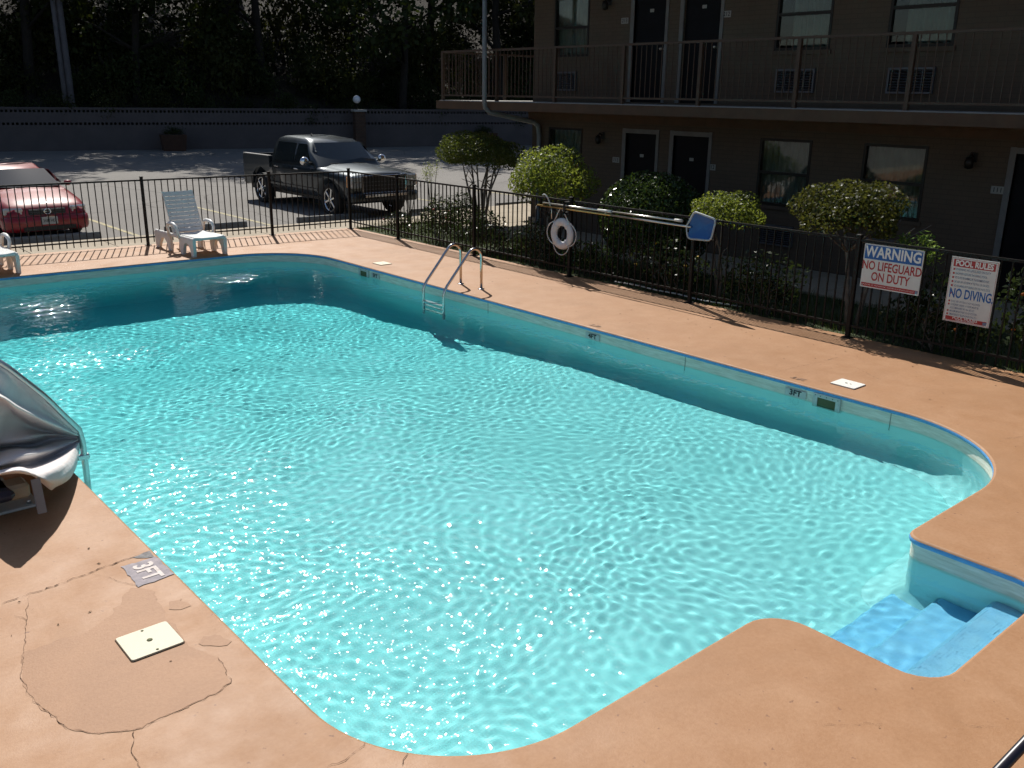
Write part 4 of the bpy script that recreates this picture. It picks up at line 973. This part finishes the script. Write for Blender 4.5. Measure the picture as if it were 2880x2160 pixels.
feathery((12.55, 17.35, -.03), 1.45, 420, .16, m_privb, 'thin yellow green stalky plant beside the broad shrub tree', seed=5, leaf=.06)
feathery((12.2, 17.75, -.03), 1.25, 160, .22, m_rose, 'sparse dry flower stalks near the fence corner', seed=8, leaf=.05)
BEDG = 'flowers and plants in the bed'
shrub('rose_bush', (11.02, 3.62, -.03), (11.0, 3.6, .55), (.30, .55, .62), 1100, .085, m_rose, 'leafy rose bush with orange blooms beside the pool rules sign', 'shrub', 5, 11, BEDG, -.7, .7, [(m_flo_o, 4, .05), (m_flo_r, 2, .05)], .35)
shrub('rose_bush', (11.05, 4.75, -.03), (11.0, 4.8, .42), (.30, .70, .46), 1300, .075, m_rose, 'low dark rose shrub under the two signs', 'shrub', 5, 12, BEDG, -.7, .7, [(m_flo_o, 2, .04)], .35)
shrub('rose_bush', (11.0, 7.3, -.03), (10.98, 7.3, .38), (.26, .75, .42), 1300, .07, m_rose, 'dark leafy shrub filling the fence below the crape tree', 'shrub', 5, 13, BEDG, -.7, .7, None, .35)
shrub('daisy_bush', (11.05, 9.0, -.03), (11.0, 9.05, .40), (.28, .75, .44), 1500, .06, m_rose, 'dark bush dotted with yellow flowers below the blue net', 'shrub', 5, 14, BEDG, -.7, .7, [(m_flo_y, 5, .05)], .35)
shrub('low_shrub', (11.05, 10.6, -.03), (11.0, 10.6, .30), (.26, .70, .34), 1200, .06, m_holly, 'low dark shrub under the ring buoy', 'shrub', 4, 15, BEDG, -.7, .7, None, .35)
shrub('low_shrub', (11.1, 12.1, -.03), (11.05, 12.1, .34), (.28, .75, .38), 1500, .065, m_rose, 'leafy shrub with pale glinting leaves between ladder and ring buoy', 'shrub', 5, 16, BEDG, -.7, .7, None, .35)
shrub('low_shrub', (11.15, 13.7, -.03), (11.1, 13.7, .36), (.30, .75, .42), 1700, .06, m_rose, 'bushy shrub behind the steel ladder hoops', 'shrub', 5, 17, BEDG, -.7, .7, None, .3)
shrub('flower_bush', (11.2, 15.2, -.03), (11.2, 15.2, .40), (.34, .70, .46), 1900, .055, m_rose, 'flowering bush with red blooms near the fence corner', 'shrub', 5, 18, BEDG, -.7, .7, [(m_flo_r, 6, .045)], .35)
shrub('flower_bush', (12.1, 15.6, -.03), (12.1, 15.6, .42), (.40, .60, .48), 1700, .055, m_rose, 'leafy bush with small red flowers under the broad shrub tree', 'shrub', 5, 19, BEDG, -.7, .7, [(m_flo_r, 4, .045)], .35)
shrub('flower_bush', (11.1, 16.55, -.03), (11.1, 16.5, .22), (.28, .45, .26), 800, .05, m_rose, 'low flower patch at the fence corner', 'shrub', 4, 20, BEDG, -.7, .7, [(m_flo_r, 3, .04), (m_flo_o, 2, .04)], .35)
# rough grass in the bed
rs = np.random.RandomState(77); n = 9000
x = rs.uniform(10.76, 12.7, n); y = rs.uniform(2.5, 18.0, n); h = rs.uniform(.04, .12, n)*(1+.6*np.sin(x*3+y*1.7)**2); a = rs.uniform(0, 6.28, n); w = .006
P = np.stack([np.stack([x-w*np.cos(a), y-w*np.sin(a), np.full(n, -.05)], 1), np.stack([x+w*np.cos(a), y+w*np.sin(a), np.full(n, -.05)], 1), np.stack([x+rs.normal(0, .03, n), y+rs.normal(0, .03, n), h-.03], 1)], 1).reshape(-1, 3)
gm = bpy.data.meshes.new('grass'); gm.from_pydata(P.tolist(), [], [(3*i, 3*i+1, 3*i+2) for i in range(n)]); gm.materials.append(leaf_mat('grass_blade', (.02, .036, .008), (.042, .062, .013), (.08, .11, .018)))
tag(put('grass', gm), 'rough short grass in the planting bed', 'grass', kind='stuff')
# pale hose on the bed
ho = MB().tube([(10.80, 9.95, .03), (10.84, 9.5, .035), (10.82, 9.1, .03), (10.86, 8.7, .03), (10.83, 8.2, .02), (10.95, 7.6, .02)], .011, 8).build('garden_hose', m_white); tag(ho, 'pale hose lying behind the fence pickets under the blue net', 'hose')

# ------------------------------------------------------------------ the woods
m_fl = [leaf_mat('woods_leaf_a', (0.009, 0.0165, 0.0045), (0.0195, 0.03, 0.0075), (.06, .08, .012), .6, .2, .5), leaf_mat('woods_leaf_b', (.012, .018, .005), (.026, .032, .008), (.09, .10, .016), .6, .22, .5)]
def tree_parts(seed, H, R, n, leaf, m_leaf):
    rs = np.random.RandomState(seed); r = random.Random(seed)
    mb = MB(); pts = [Vector((0, 0, -.6))]; d = Vector((r.uniform(-.06, .06), r.uniform(-.06, .06), 1)); k = 8
    for i in range(1, k+1): pts.append(pts[-1]+Vector((d.x+r.uniform(-.08, .08), d.y+r.uniform(-.08, .08), 1))*(H*.86/k))
    mb.tube(pts, [.24*H/16*(1-.8*i/k) for i in range(k+1)], 8)
    blobs = []
    for q in range(16):
        i = r.randint(2, k); s0 = pts[i]; a = r.uniform(0, 6.28); L = R*r.uniform(.45, 1.0)*(1.15-.5*i/k); tp = s0+Vector((L*math.cos(a), L*math.sin(a), L*r.uniform(.1, .7)))
        mb.tube([s0, s0.lerp(tp, .5)+Vector((0, 0, .2)), tp], [.075*H/16, .05*H/16, .02], 5); blobs.append((tp, R*r.uniform(.30, .52)))
    blobs.append((pts[-1], R*.5)); blobs.append((pts[-2], R*.55))
    tm = mb.mesh('trunk', m_bark2); C = []; N = []
    for (c_, rr) in blobs:
        P, dd = dome_points(n//len(blobs), (rr, rr, rr*.75), rs, .75, 5, .3, -.8); C.append(P+np.array(c_)); N.append(dd)
    return tm, leaves_mesh('crown', np.concatenate(C), np.concatenate(N), leaf, m_leaf, rs, .6, 1.0)
TREES = [tree_parts(31, 17, 4.6, 6500, .34, m_fl[0]), tree_parts(32, 20, 5.2, 7500, .36, m_fl[1]), tree_parts(33, 15, 4.2, 6000, .32, m_fl[0]), tree_parts(34, 18, 4.8, 6800, .34, m_fl[1])]
r = random.Random(5); spots = []
for row, (d0, step, sh) in enumerate(((3.2, 6.4, 0), (9.0, 6.6, 3.3), (15.5, 7.2, 1.2), (23, 8.0, 4))):
    u = -34+sh
    while u < 74: spots.append((u+r.uniform(-1.3, 1.3), d0+r.uniform(-1.2, 1.2), row)); u += step
where = ['directly above the block wall', 'in the second rank above the block wall', 'in the third rank up the hillside', 'at the top of the wooded hillside']
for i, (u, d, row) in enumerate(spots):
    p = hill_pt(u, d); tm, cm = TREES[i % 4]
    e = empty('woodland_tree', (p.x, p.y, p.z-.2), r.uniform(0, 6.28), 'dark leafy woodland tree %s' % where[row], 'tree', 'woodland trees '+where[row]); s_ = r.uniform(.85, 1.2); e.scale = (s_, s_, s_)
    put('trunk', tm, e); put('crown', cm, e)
def under_mesh(seed, R, n, leaf, m_leaf):
    rs = np.random.RandomState(seed); C = []; N = []
    for q in range(7):
        P, dd = dome_points(n//7, (R*.55, R*.55, R*.5), rs, .8, 5, .35, -.7); off = np.array([rs.normal(0, R*.4), rs.normal(0, R*.4), rs.uniform(.2, .9)*R]); C.append(P+off); N.append(dd)
    return leaves_mesh('foliage', np.concatenate(C), np.concatenate(N), leaf, m_leaf, rs, .55, 1.1)
UND = [under_mesh(41, 1.9, 2600, .17, m_fl[0]), under_mesh(42, 2.2, 2800, .18, m_fl[1]), under_mesh(43, 1.5, 2200, .15, m_fl[0])]
stm = MB(); rr_ = random.Random(2)
for q in range(6): a = rr_.uniform(0, 6.28); stm.tube([(0, 0, -.3), (.4*math.cos(a), .4*math.sin(a), .8), (.9*math.cos(a), .9*math.sin(a), 1.8)], [.05, .035, .015], 5)
stm = stm.mesh('stems', m_bark2)
for row, (d0, step) in enumerate(((.95, 2.1), (3.0, 2.6), (6.0, 3.2), (10, 4.2))):
    u = -6.0+row*.7
    while u < 50:
        p = hill_pt(u+r.uniform(-.5, .5), d0+r.uniform(-.35, .5)); e = empty('undergrowth_bush', (p.x, p.y, p.z-.1), r.uniform(0, 6.28), 'dark undergrowth bush %s' % ('along the top of the block wall' if row == 0 else 'on the shaded hillside behind the wall edge' if row < 3 else 'deep in the woods on the hillside'), 'bush', 'undergrowth '+('along the wall' if row == 0 else 'on the lower hillside' if row < 3 else 'deep in the woods'))
        s_ = r.uniform(.6, 1.0)*(.62 if row == 0 else 1.0+.25*row); e.scale = (s_, s_, s_*r.uniform(.9, 1.4)); put('foliage', UND[r.randint(0, 2)], e); put('stems', stm, e); u += step*r.uniform(.8, 1.2)
# utility pole in front of the trees
pp = hill_pt(13.0, .9)
up_ = empty('utility_pole', (14.55, 50.75, 1.0), 0, 'grey weathered utility pole with a conduit standing before the woods', 'utility pole')
m_pole = noisy('weathered_pole', (0.075, 0.075, 0.08625), (0.1125, 0.1125, 0.1275), 3, .9, .4, .02)
MB().tube([(0, 0, -.6), (0, 0, 4), (0, 0, 10.5)], [.19, .175, .14], 12).build('pole', m_pole, up_); MB().tube([(-.30, -.10, -.6), (-.30, -.10, 9.0)], .11, 10).build('conduit', m_pole, up_)
MB().box((0, -.15, 9.6), (2.4, .1, .12), 0).build('crossarm', m_pole, up_)
# brick pier with globe lamp, and planters before the wall
m_brick = mat('pier_brick', (.16, .07, .04), .9); t = NT(m_brick); bk = t.new('ShaderNodeTexBrick'); bk.inputs['Scale'].default_value = 1; bk.inputs['Brick Width'].default_value = .21; bk.inputs['Row Height'].default_value = .075; bk.inputs['Mortar Size'].default_value = .008
bk.inputs['Color1'].default_value = (.075, .035, .02, 1); bk.inputs['Color2'].default_value = (.05, .024, .014, 1); bk.inputs['Mortar'].default_value = (.07, .06, .05, 1); t.link(t.coord('Object', rot=(PI/2, 0, 0)), bk.inputs['Vector']); t.color(bk.outputs['Color'])
pu = WA+wdir*27.2-wnor*.5
pier = empty('lamp_pier', (pu.x, pu.y, LOT_Z), WANG, 'brown brick pier with white globe lamp before the block wall', 'lamp')
MB().boxx(-.29, .29, -.25, .25, 0, 1.95).build('pier', m_brick, pier); MB().boxx(-.36, .36, -.32, .32, 1.952, 2.06).build('cap', m_conc, pier)
MB().tube([(-.1, 0, 2.06), (-.1, 0, 2.42)], .03, 8).build('stem', m_bronze, pier)
MB().lathe([(0.0, -.21)]+[(.21*math.sin(a), -.21*math.cos(a)) for a in np.linspace(.2, PI-.05, 12)]+[(0, .21)], 16, (-.1, 0, 2.60)).build('globe', mat('opal_globe', (.75, .77, .82), .35), pier)
m_terra = noisy('planter_brick', (0.0375, 0.0165, 0.009), (0.05625, 0.0255, 0.015), 6, .9, .3)
for k, (u, lab_) in enumerate(((17.3, 'brown square planter with a bush against the block wall'), (34.6, 'dark planter with a bush behind the broad shrub tree'))):
    q = WA+wdir*u-wnor*.85; pe = empty('planter', (q.x, q.y, LOT_Z), WANG, lab_, 'planter', 'planters along the block wall')
    mb = MB(); mb.prism([(-.52, 0), (.52, 0), (.62, .80), (-.62, .80)], 1, -.6, .6); mb.build('box', m_terra, pe)
    b_ = put('plant', UND[2], pe, (0, 0, .55)); b_.scale = (.36, .36, .36)
# ------------------------------------------------------------------ vehicles
def paint(name, col, flake=.0):
    m_ = mat(name, col, .38 if flake > .5 else .46, flake, .3, .7); t = NT(m_)
    t.color(t.ramp(t.noise(t.coord(), 3, 4), [(.3, col), (.7, tuple(min(1, c_*1.12+.002) for c_ in col))])); return m_
m_truckp = paint('dark_blue_black_paint', (.026, .036, .044), .75); m_redp = paint('red_car_paint', (.24, .009, .016), .0)
m_cglass = mat('tinted_car_glass', (.016, .022, .026), .10, spec=.6, coat=.5); m_rubber = noisy('tyre_rubber', (.010, .010, .010), (.018, .018, .018), 30, .85, .3)
m_chrome = mat('chrome', (.75, .75, .76), .08, 1.0); m_blackp = mat('black_plastic', (.012, .012, .012), .55); m_lamp = mat('headlamp_lens', (.42, .44, .44), .12, .3, coat=1.0); m_amber = mat('amber_lens', (.55, .20, .02), .2, coat=1.0)
m_inter = mat('car_interior', (.02, .02, .02), .8)
def mirror_sec(half): return [(x, z) for x, z in half]+[(-x, z) for x, z in half[::-1]]
def body_loft(stations):
    mb = MB(); rings = []
    for y, half in stations: rings.append([(x, y, z) for x, z in mirror_sec(half)])
    mb.loft(rings, 0, True, True, True, True); return mb
def cut_arches(me, arches):
    ob = bpy.data.objects.new('t', me); COL.objects.link(ob); cs = []
    for (y, z, r_) in arches:
        for sx in (-1, 1):
            c_ = MB().tube([(sx*.62, y, z), (sx*1.3, y, z)], r_, 28, smooth=True).build('t', m_blackp); md = ob.modifiers.new('b', 'BOOLEAN'); md.operation = 'DIFFERENCE'; md.object = c_; md.solver = 'EXACT'; cs.append(c_)
    dg = bpy.context.evaluated_depsgraph_get(); dg.update(); out = bpy.data.meshes.new_from_object(ob.evaluated_get(dg))
    for c_ in cs: bpy.data.objects.remove(c_)
    bpy.data.objects.remove(ob); return out
def cab_rings(specs, n=7):
    rings = []
    for (z, hw, yf, yb, rc) in specs:
        P = path_round([(-hw, yb, rc), (hw, yb, rc), (hw, yf, rc), (-hw, yf, rc)], n*2); rings.append([(p.x, p.y, z) for p in P])
    m_ = min(len(r_) for r_ in rings); return [r_[:m_] for r_ in rings]
def wheel(parent, x, y, z, R, rim, w, sx, m_rim, spokes=6):
    wh = empty('wheel', (x, y, z), 0, parent=parent)
    rot = (0, 0, 0); prof = [(rim, -w/2), (R*.93, -w/2), (R, -w*.36), (R, w*.36), (R*.93, w/2), (rim, w/2), (rim*.97, w*.3), (rim*.97, -w*.3), (rim, -w/2)]
    mb = MB(); rings = [[(h, r_*math.cos(2*PI*k/32), r_*math.sin(2*PI*k/32)) for k in range(32)] for r_, h in prof]; mb.loft(rings); mb.build('tyre', m_rubber, wh)
    mb = MB(); rr = rim*.985; o = sx*w*.40
    rings = [[(h, r_*math.cos(2*PI*k/32), r_*math.sin(2*PI*k/32)) for k in range(32)] for r_, h in ((rr, -sx*w*.45), (rr, o), (rr*.93, o+sx*.008), (rr*.90, o-sx*.02), (rr*.9, -sx*w*.3))]; mb.loft(rings)
    for k in range(spokes):
        a = 2*PI*k/spokes+.3; mb.box((o-sx*.02, rr*.48*math.cos(a), rr*.48*math.sin(a)), (.03, rr*.95, rr*.17), 0, Matrix.Rotation(a, 3, 'X'), .008)
    mb.lathe([(0, .0)], 4); mb.tube([(o-sx*.05, 0, 0), (o+sx*.012, 0, 0)], rr*.2, 14); mb.build('rim', m_rim, wh)
    MB().tube([(-sx*w*.2, 0, 0), (-sx*w*.24, 0, 0)], rr*.88, 20).build('brake_disc', m_blackp, wh); return wh
def patch_quad(mb, A, B, C_, D, n=6, bulge=Vector((0, 0, 0))):
    """A-B bottom edge, D-C top edge, bulged"""
    A, B, C_, D = map(Vector, (A, B, C_, D)); V = []
    for j in range(n+1):
        for i in range(n+1):
            u, v_ = i/n, j/n; V.append(A.lerp(B, u).lerp(D.lerp(C_, u), v_)+bulge*(4*u*(1-u))*1.0)
    mb.add(V, [(j*(n+1)+i, j*(n+1)+i+1, (j+1)*(n+1)+i+1, (j+1)*(n+1)+i) for j in range(n) for i in range(n)], 0, True); return mb

# ---- pickup
tr = empty('pickup_truck', (12.70, 22.42, LOT_Z), PI, 'dark crew cab pickup with chrome mirrors parked nose to the fence', 'pickup truck')
def hs(w, zb, zt, dome=.035, sh=.05): return [(w*.88, zb), (w*.965, zb+.07), (w, zb+.30), (w, zt-.17), (w*.985, zt-.07), (w*.93, zt-.015), (w*.72, zt), (w*.60, zt+dome*.35), (w*.50, zt+dome*.85), (0.0001, zt+dome)]
st = [(2.84, hs(.90, .50, 1.03, .02)), (2.80, hs(.955, .47, 1.06, .03)), (2.66, hs(.985, .44, 1.085, .05)), (2.2, hs(1.0, .42, 1.115, .06)), (1.6, hs(1.0, .42, 1.145, .06)), (1.22, hs(1.0, .42, 1.17, .055)), (.9, hs(1.0, .42, 1.175, .02)), (-.4, hs(1.0, .42, 1.18, .02)), (-1.30, hs(1.0, .42, 1.18, .02))]
me = cut_arches(body_loft(st).mesh('body', m_truckp), [(1.88, .42, .50)]); put('body', me, tr)
MB().boxx(-.84, .84, -2.8, 2.5, .34, .52).build('underbody', m_blackp, tr)
mb = MB(); cab = cab_rings([(1.14, .955, 1.30, -1.30, .10), (1.30, .94, 1.12, -1.295, .11), (1.52, .875, .86, -1.27, .13), (1.72, .80, .62, -1.22, .15), (1.80, .755, .48, -1.15, .18), (1.845, .67, .32, -1.04, .22), (1.862, .45, .10, -.85, .22)])
mb.loft(cab, 0, True, True, False, True); mb.build('cab', m_truckp, tr)
mb = MB(); patch_quad(mb, (.80, 1.155, 1.215), (-.80, 1.155, 1.215), (-.68, .655, 1.73), (.68, .655, 1.73), 8, Vector((0, .045, 0))); mb.build('windscreen', m_cglass, tr)
for sx in (-1, 1):
    for nm, y0, y1, y2, y3 in (('window', .92, .08, .10, .55), ('window', .0, -1.05, -1.0, .02)):
        mb = MB(); f = lambda z: (.9465+( .875-.94)*(z-1.30)/.22 if z < 1.52 else .875+(.80-.875)*(z-1.52)/.20)+.012
        patch_quad(mb, (sx*f(1.24), y0, 1.23), (sx*f(1.24), y1, 1.23), (sx*f(1.70), y2, 1.70), (sx*f(1.70), y3, 1.70), 4); mb.build(nm, m_cglass, tr)
    mo = MB(); rings = []
    for a in np.linspace(0, PI, 9): rings.append([(sx*1.155+.125*math.sin(a)*math.cos(b), .98-.075*math.cos(a)*1.0, 1.30+.115*math.sin(a)*math.sin(b)) for b in np.linspace(0, 2*PI, 18, endpoint=False)])
    mo.loft(rings); mir = mo.build('mirror', m_chrome, tr); MB().tube([(sx*.93, .98, 1.23), (sx*1.08, .98, 1.27)], .03, 8).build('mirror_arm', m_blackp, mir)
    for yy in (.22, -.88): MB().box((sx*1.012, yy, 1.06), (.03, .20, .035), 0, None, .012).build('door_handle', m_chrome, tr)
    for yy in (1.02, -.02, -1.12): MB().boxx(sx*.996, sx*1.0025, yy-.006, yy+.006, .50, 1.15).build('door_seam', m_blackp, tr)
    MB().boxx(sx*.985, sx*1.008, -1.25, 1.30, .58, .63).build('side_moulding', m_truckp, tr)
    hl = empty('headlamp', (sx*.80, 2.80, .90), 0, parent=tr)
    MB().box((-.0, .02, 0), (.32, .12, .30), 0, None, .03).build('lens', m_lamp, hl); MB().box((sx*.155, -.035, 0), (.075, .16, .28), 0, None, .02).build('marker', m_amber, hl); MB().boxx(-.16, .13, .075, .083, -.008, .008).build('divider', m_chrome, hl)
    wheel(tr, sx*.885, 1.88, .41, .41, .30, .27, sx, m_chrome); wheel(tr, sx*.885, -1.86, .41, .41, .30, .27, sx, m_chrome)
bedp = empty('cargo_bed', (0, -2.1, 0), 0, parent=tr)
for sx in (-1, 1):
    s_ = MB().prism([(-.80, .50), (-.80, 1.28), (.80, 1.30), (.80, .50), (.73, .50), (.70, .72), (.55, .90), (.25, 1.0), (-.0, .95), (-.22, .78), (-.28, .50)], 0, sx*.90, sx*1.0); s_.build('bed_side', m_truckp, bedp)
    MB().boxx(sx*.885, sx*1.005, -.79, .79, 1.285, 1.318, 0, .01).build('bed_rail', mat('bed_rail_cap', (.10, .10, .10), .5) if sx < 0 else bpy.data.materials['bed_rail_cap'], bedp)
MB().boxx(-.9, .9, -.80, .80, .62, .72).build('bed_floor', m_blackp, bedp); MB().boxx(-.9, .9, -.83, -.76, .55, 1.28).build('tailgate', m_truckp, bedp); MB().boxx(-.9, .9, .76, .80, .60, 1.26).build('headboard', m_truckp, bedp); MB().boxx(-.95, .95, -.95, -.84, .42, .60, 0, .03).build('rear_bumper', m_chrome, bedp)
gr = empty('grille', (0, 2.85, .84), 0, parent=tr)
MB().boxx(-.62, .62, -.06, .012, -.20, .17).build('backing', m_blackp, gr)
for a, b, c_, d in ((-.66, .66, .17, .215), (-.66, .66, -.245, -.20), (-.66, -.62, -.20, .17), (.62, .66, -.20, .17)): MB().boxx(a, b, -.03, .035, c_, d, 0, .008).build('surround', m_chrome, gr)
for k in range(3): MB().boxx(-.62, .62, .0, .024, -.13+k*.09, -.115+k*.09).build('bar', m_acg, gr)
for k in range(11): MB().boxx(-.525+k*.105-.005, -.525+k*.105+.005, .0, .020, -.20, .17).build('bar', m_acg, gr)
mb = MB(); bp = path_round([(-.98, 2.60, .12), (.98, 2.60, .12), (.98, 2.95, .16), (-.98, 2.95, .16)], 12); mb.loft([[(p.x, p.y, .40) for p in bp], [(p.x, p.y+.015, .46) for p in bp], [(p.x, p.y+.02, .56) for p in bp], [(p.x, p.y, .635) for p in bp]], 0, True, True, True, True); mb.build('front_bumper', m_truckp, tr)
MB().boxx(-.62, .62, 2.965, 2.985, .535, .60, 0, .006).build('bumper_strip', m_chrome, tr); MB().boxx(-.60, .60, 2.962, 2.972, .44, .52).build('lower_intake', m_blackp, tr)
for k in range(13): MB().boxx(-.56+k*.0933-.03, -.56+k*.0933+.03, 2.973, 2.979, .455, .505).build('intake_cell', m_acg, tr)
for sx in (-.35, .35): MB().tube([(sx-.28, 1.235, 1.20), (sx+.05, 1.20, 1.235), (sx+.30, 1.17, 1.24)], .009, 6).build('wiper', m_blackp, tr)
mb = MB(); mb.prism([(-.06, 0), (.05, 0), (-.05, .07)], 0, -.012, .012); mb.build('roof_antenna', m_blackp, tr, (.30, -.10, 1.858))

# ---- red sedan
cr = empty('red_sedan', (5.13, 22.83, LOT_Z), PI+.01, 'dull red sedan parked nose to the fence at the picture edge', 'car')
def hs2(w, zb, zt, dome=.03): return [(w*.86, zb), (w*.955, zb+.06), (w, zb+.22), (w, zb+.36), (w*.975, zt-.09), (w*.93, zt-.035), (w*.80, zt), (w*.55, zt+dome*.6), (.0001, zt+dome)]
st = [(2.29, hs2(.60, .30, .60, .01)), (2.24, hs2(.72, .24, .66, .015)), (2.12, hs2(.80, .21, .72, .025)), (1.85, hs2(.845, .20, .785, .035)), (1.4, hs2(.86, .20, .85, .045)), (.98, hs2(.865, .20, .915, .045)), (.6, hs2(.87, .20, .94, .02)), (-1.1, hs2(.87, .20, .96, .02)), (-1.5, hs2(.865, .20, .975, .03)), (-2.1, hs2(.82, .22, .95, .03)), (-2.3, hs2(.72, .30, .86, .02))]
me = cut_arches(body_loft(st).mesh('body', m_redp), [(1.38, .31, .365), (-1.26, .31, .365)]); put('body', me, cr)
MB().boxx(-.72, .72, -2.1, 1.95, .17, .28).build('underbody', m_blackp, cr)
mb = MB(); cab = cab_rings([(.90, .80, 1.02, -1.60, .12), (.99, .79, .88, -1.42, .13), (1.14, .725, .60, -1.14, .14), (1.28, .65, .34, -.88, .16), (1.34, .60, .20, -.72, .18), (1.375, .50, .02, -.52, .2), (1.388, .30, -.10, -.34, .14)]); mb.loft(cab, 0, True, True, False, True); mb.build('cab', m_redp, cr)
mb = MB(); patch_quad(mb, (.70, .93, .965), (-.70, .93, .965), (-.565, .335, 1.295), (.565, .335, 1.295), 8, Vector((0, .05, .012))); mb.build('windscreen', m_cglass, cr)
for sx in (-1, 1):
    for y0, y1, y2, y3 in ((.70, -.02, .0, .30), (-.08, -.92, -.72, -.05)):
        mb = MB(); f = lambda z: .79+(.65-.79)*(z-.99)/.29+.012
        patch_quad(mb, (sx*f(1.0), y0, 1.0), (sx*f(1.0), y1, 1.0), (sx*f(1.26), y2, 1.26), (sx*f(1.26), y3, 1.26), 4); mb.build('window', m_cglass, cr)
    mo = MB(); rings = [[(sx*.93+.085*math.sin(a)*math.cos(b), .66-.06*math.cos(a), .99+.06*math.sin(a)*math.sin(b)) for b in np.linspace(0, 2*PI, 14, endpoint=False)] for a in np.linspace(0, PI, 8)]
    mo.loft(rings); mir = mo.build('mirror', m_redp, cr); MB().tube([(sx*.80, .66, .965), (sx*.88, .66, .98)], .02, 6).build('mirror_arm', m_blackp, mir)
    hl = empty('headlamp', (sx*.60, 2.155, .60), -sx*.32, parent=cr); MB().box((0, .03, 0), (.36, .14, .145), 0, None, .03).build('lens', m_lamp, hl); MB().box((sx*.165, -.005, 0), (.06, .13, .13), 0, None, .02).build('marker', m_lamp, hl)
    wheel(cr, sx*.76, 1.38, .30, .305, .19, .19, sx, m_alu, 7); wheel(cr, sx*.76, -1.26, .30, .305, .19, .19, sx, m_alu, 7)
    MB().boxx(sx*.862, sx*.872, -1.4, 1.0, .44, .48).build('side_moulding', m_redp, cr)
mb = MB(); bp = path_round([(-.85, 1.95, .1), (.85, 1.95, .1), (.80, 2.38, .22), (-.80, 2.38, .22)], 12); mb.loft([[(p.x*.97, p.y-.03, .20) for p in bp], [(p.x, p.y, .27) for p in bp], [(p.x, p.y+.005, .40) for p in bp], [(p.x*.99, p.y-.012, .475) for p in bp], [(p.x*.96, p.y-.05, .50) for p in bp]], 0, True, True, True, True); mb.build('front_bumper', m_redp, cr)
MB().boxx(-.50, .50, 2.368, 2.392, .215, .30).build('lower_intake', m_blackp, cr)
g2 = empty('grille', (0, 2.285, .585), 0, parent=cr); MB().boxx(-.36, .36, -.03, .02, -.065, .055, 0, .02).build('opening', m_blackp, g2)
for k in range(3): MB().boxx(-.34, .34, .018, .024, -.045+k*.035, -.038+k*.035).build('bar', m_acg, g2)
mb = MB(); mb.tube([(.065*math.cos(a), .03, .05*math.sin(a)) for a in np.linspace(0, 2*PI, 20, endpoint=False)], .012, 8, 0, False, True); mb.boxx(-.075, .075, .02, .036, -.012, .012); mb.build('emblem', m_chrome, g2)
pl = MB().boxx(-.155, .155, 2.388, 2.396, .335, .485).build('licence_plate', noisy('plate_white', (.36, .37, .36), (.45, .46, .45), 9, .5, 0), cr)
for dx, nm in ((0, '3NM HE7'),): put('plate_number', text_mesh(nm, .085, m_ink, .01, .72), pl, (0, 2.3985, .405), (PI/2, 0, PI))
MB().boxx(-.10, .05, 2.386, 2.40, .487, .497).build('plate_frame', m_chrome, cr)
for sx in (-.28, .30): MB().tube([(sx-.26, 1.0, .955), (sx+.05, .97, .972), (sx+.30, .94, .976)], .008, 6).build('wiper', m_blackp, cr)
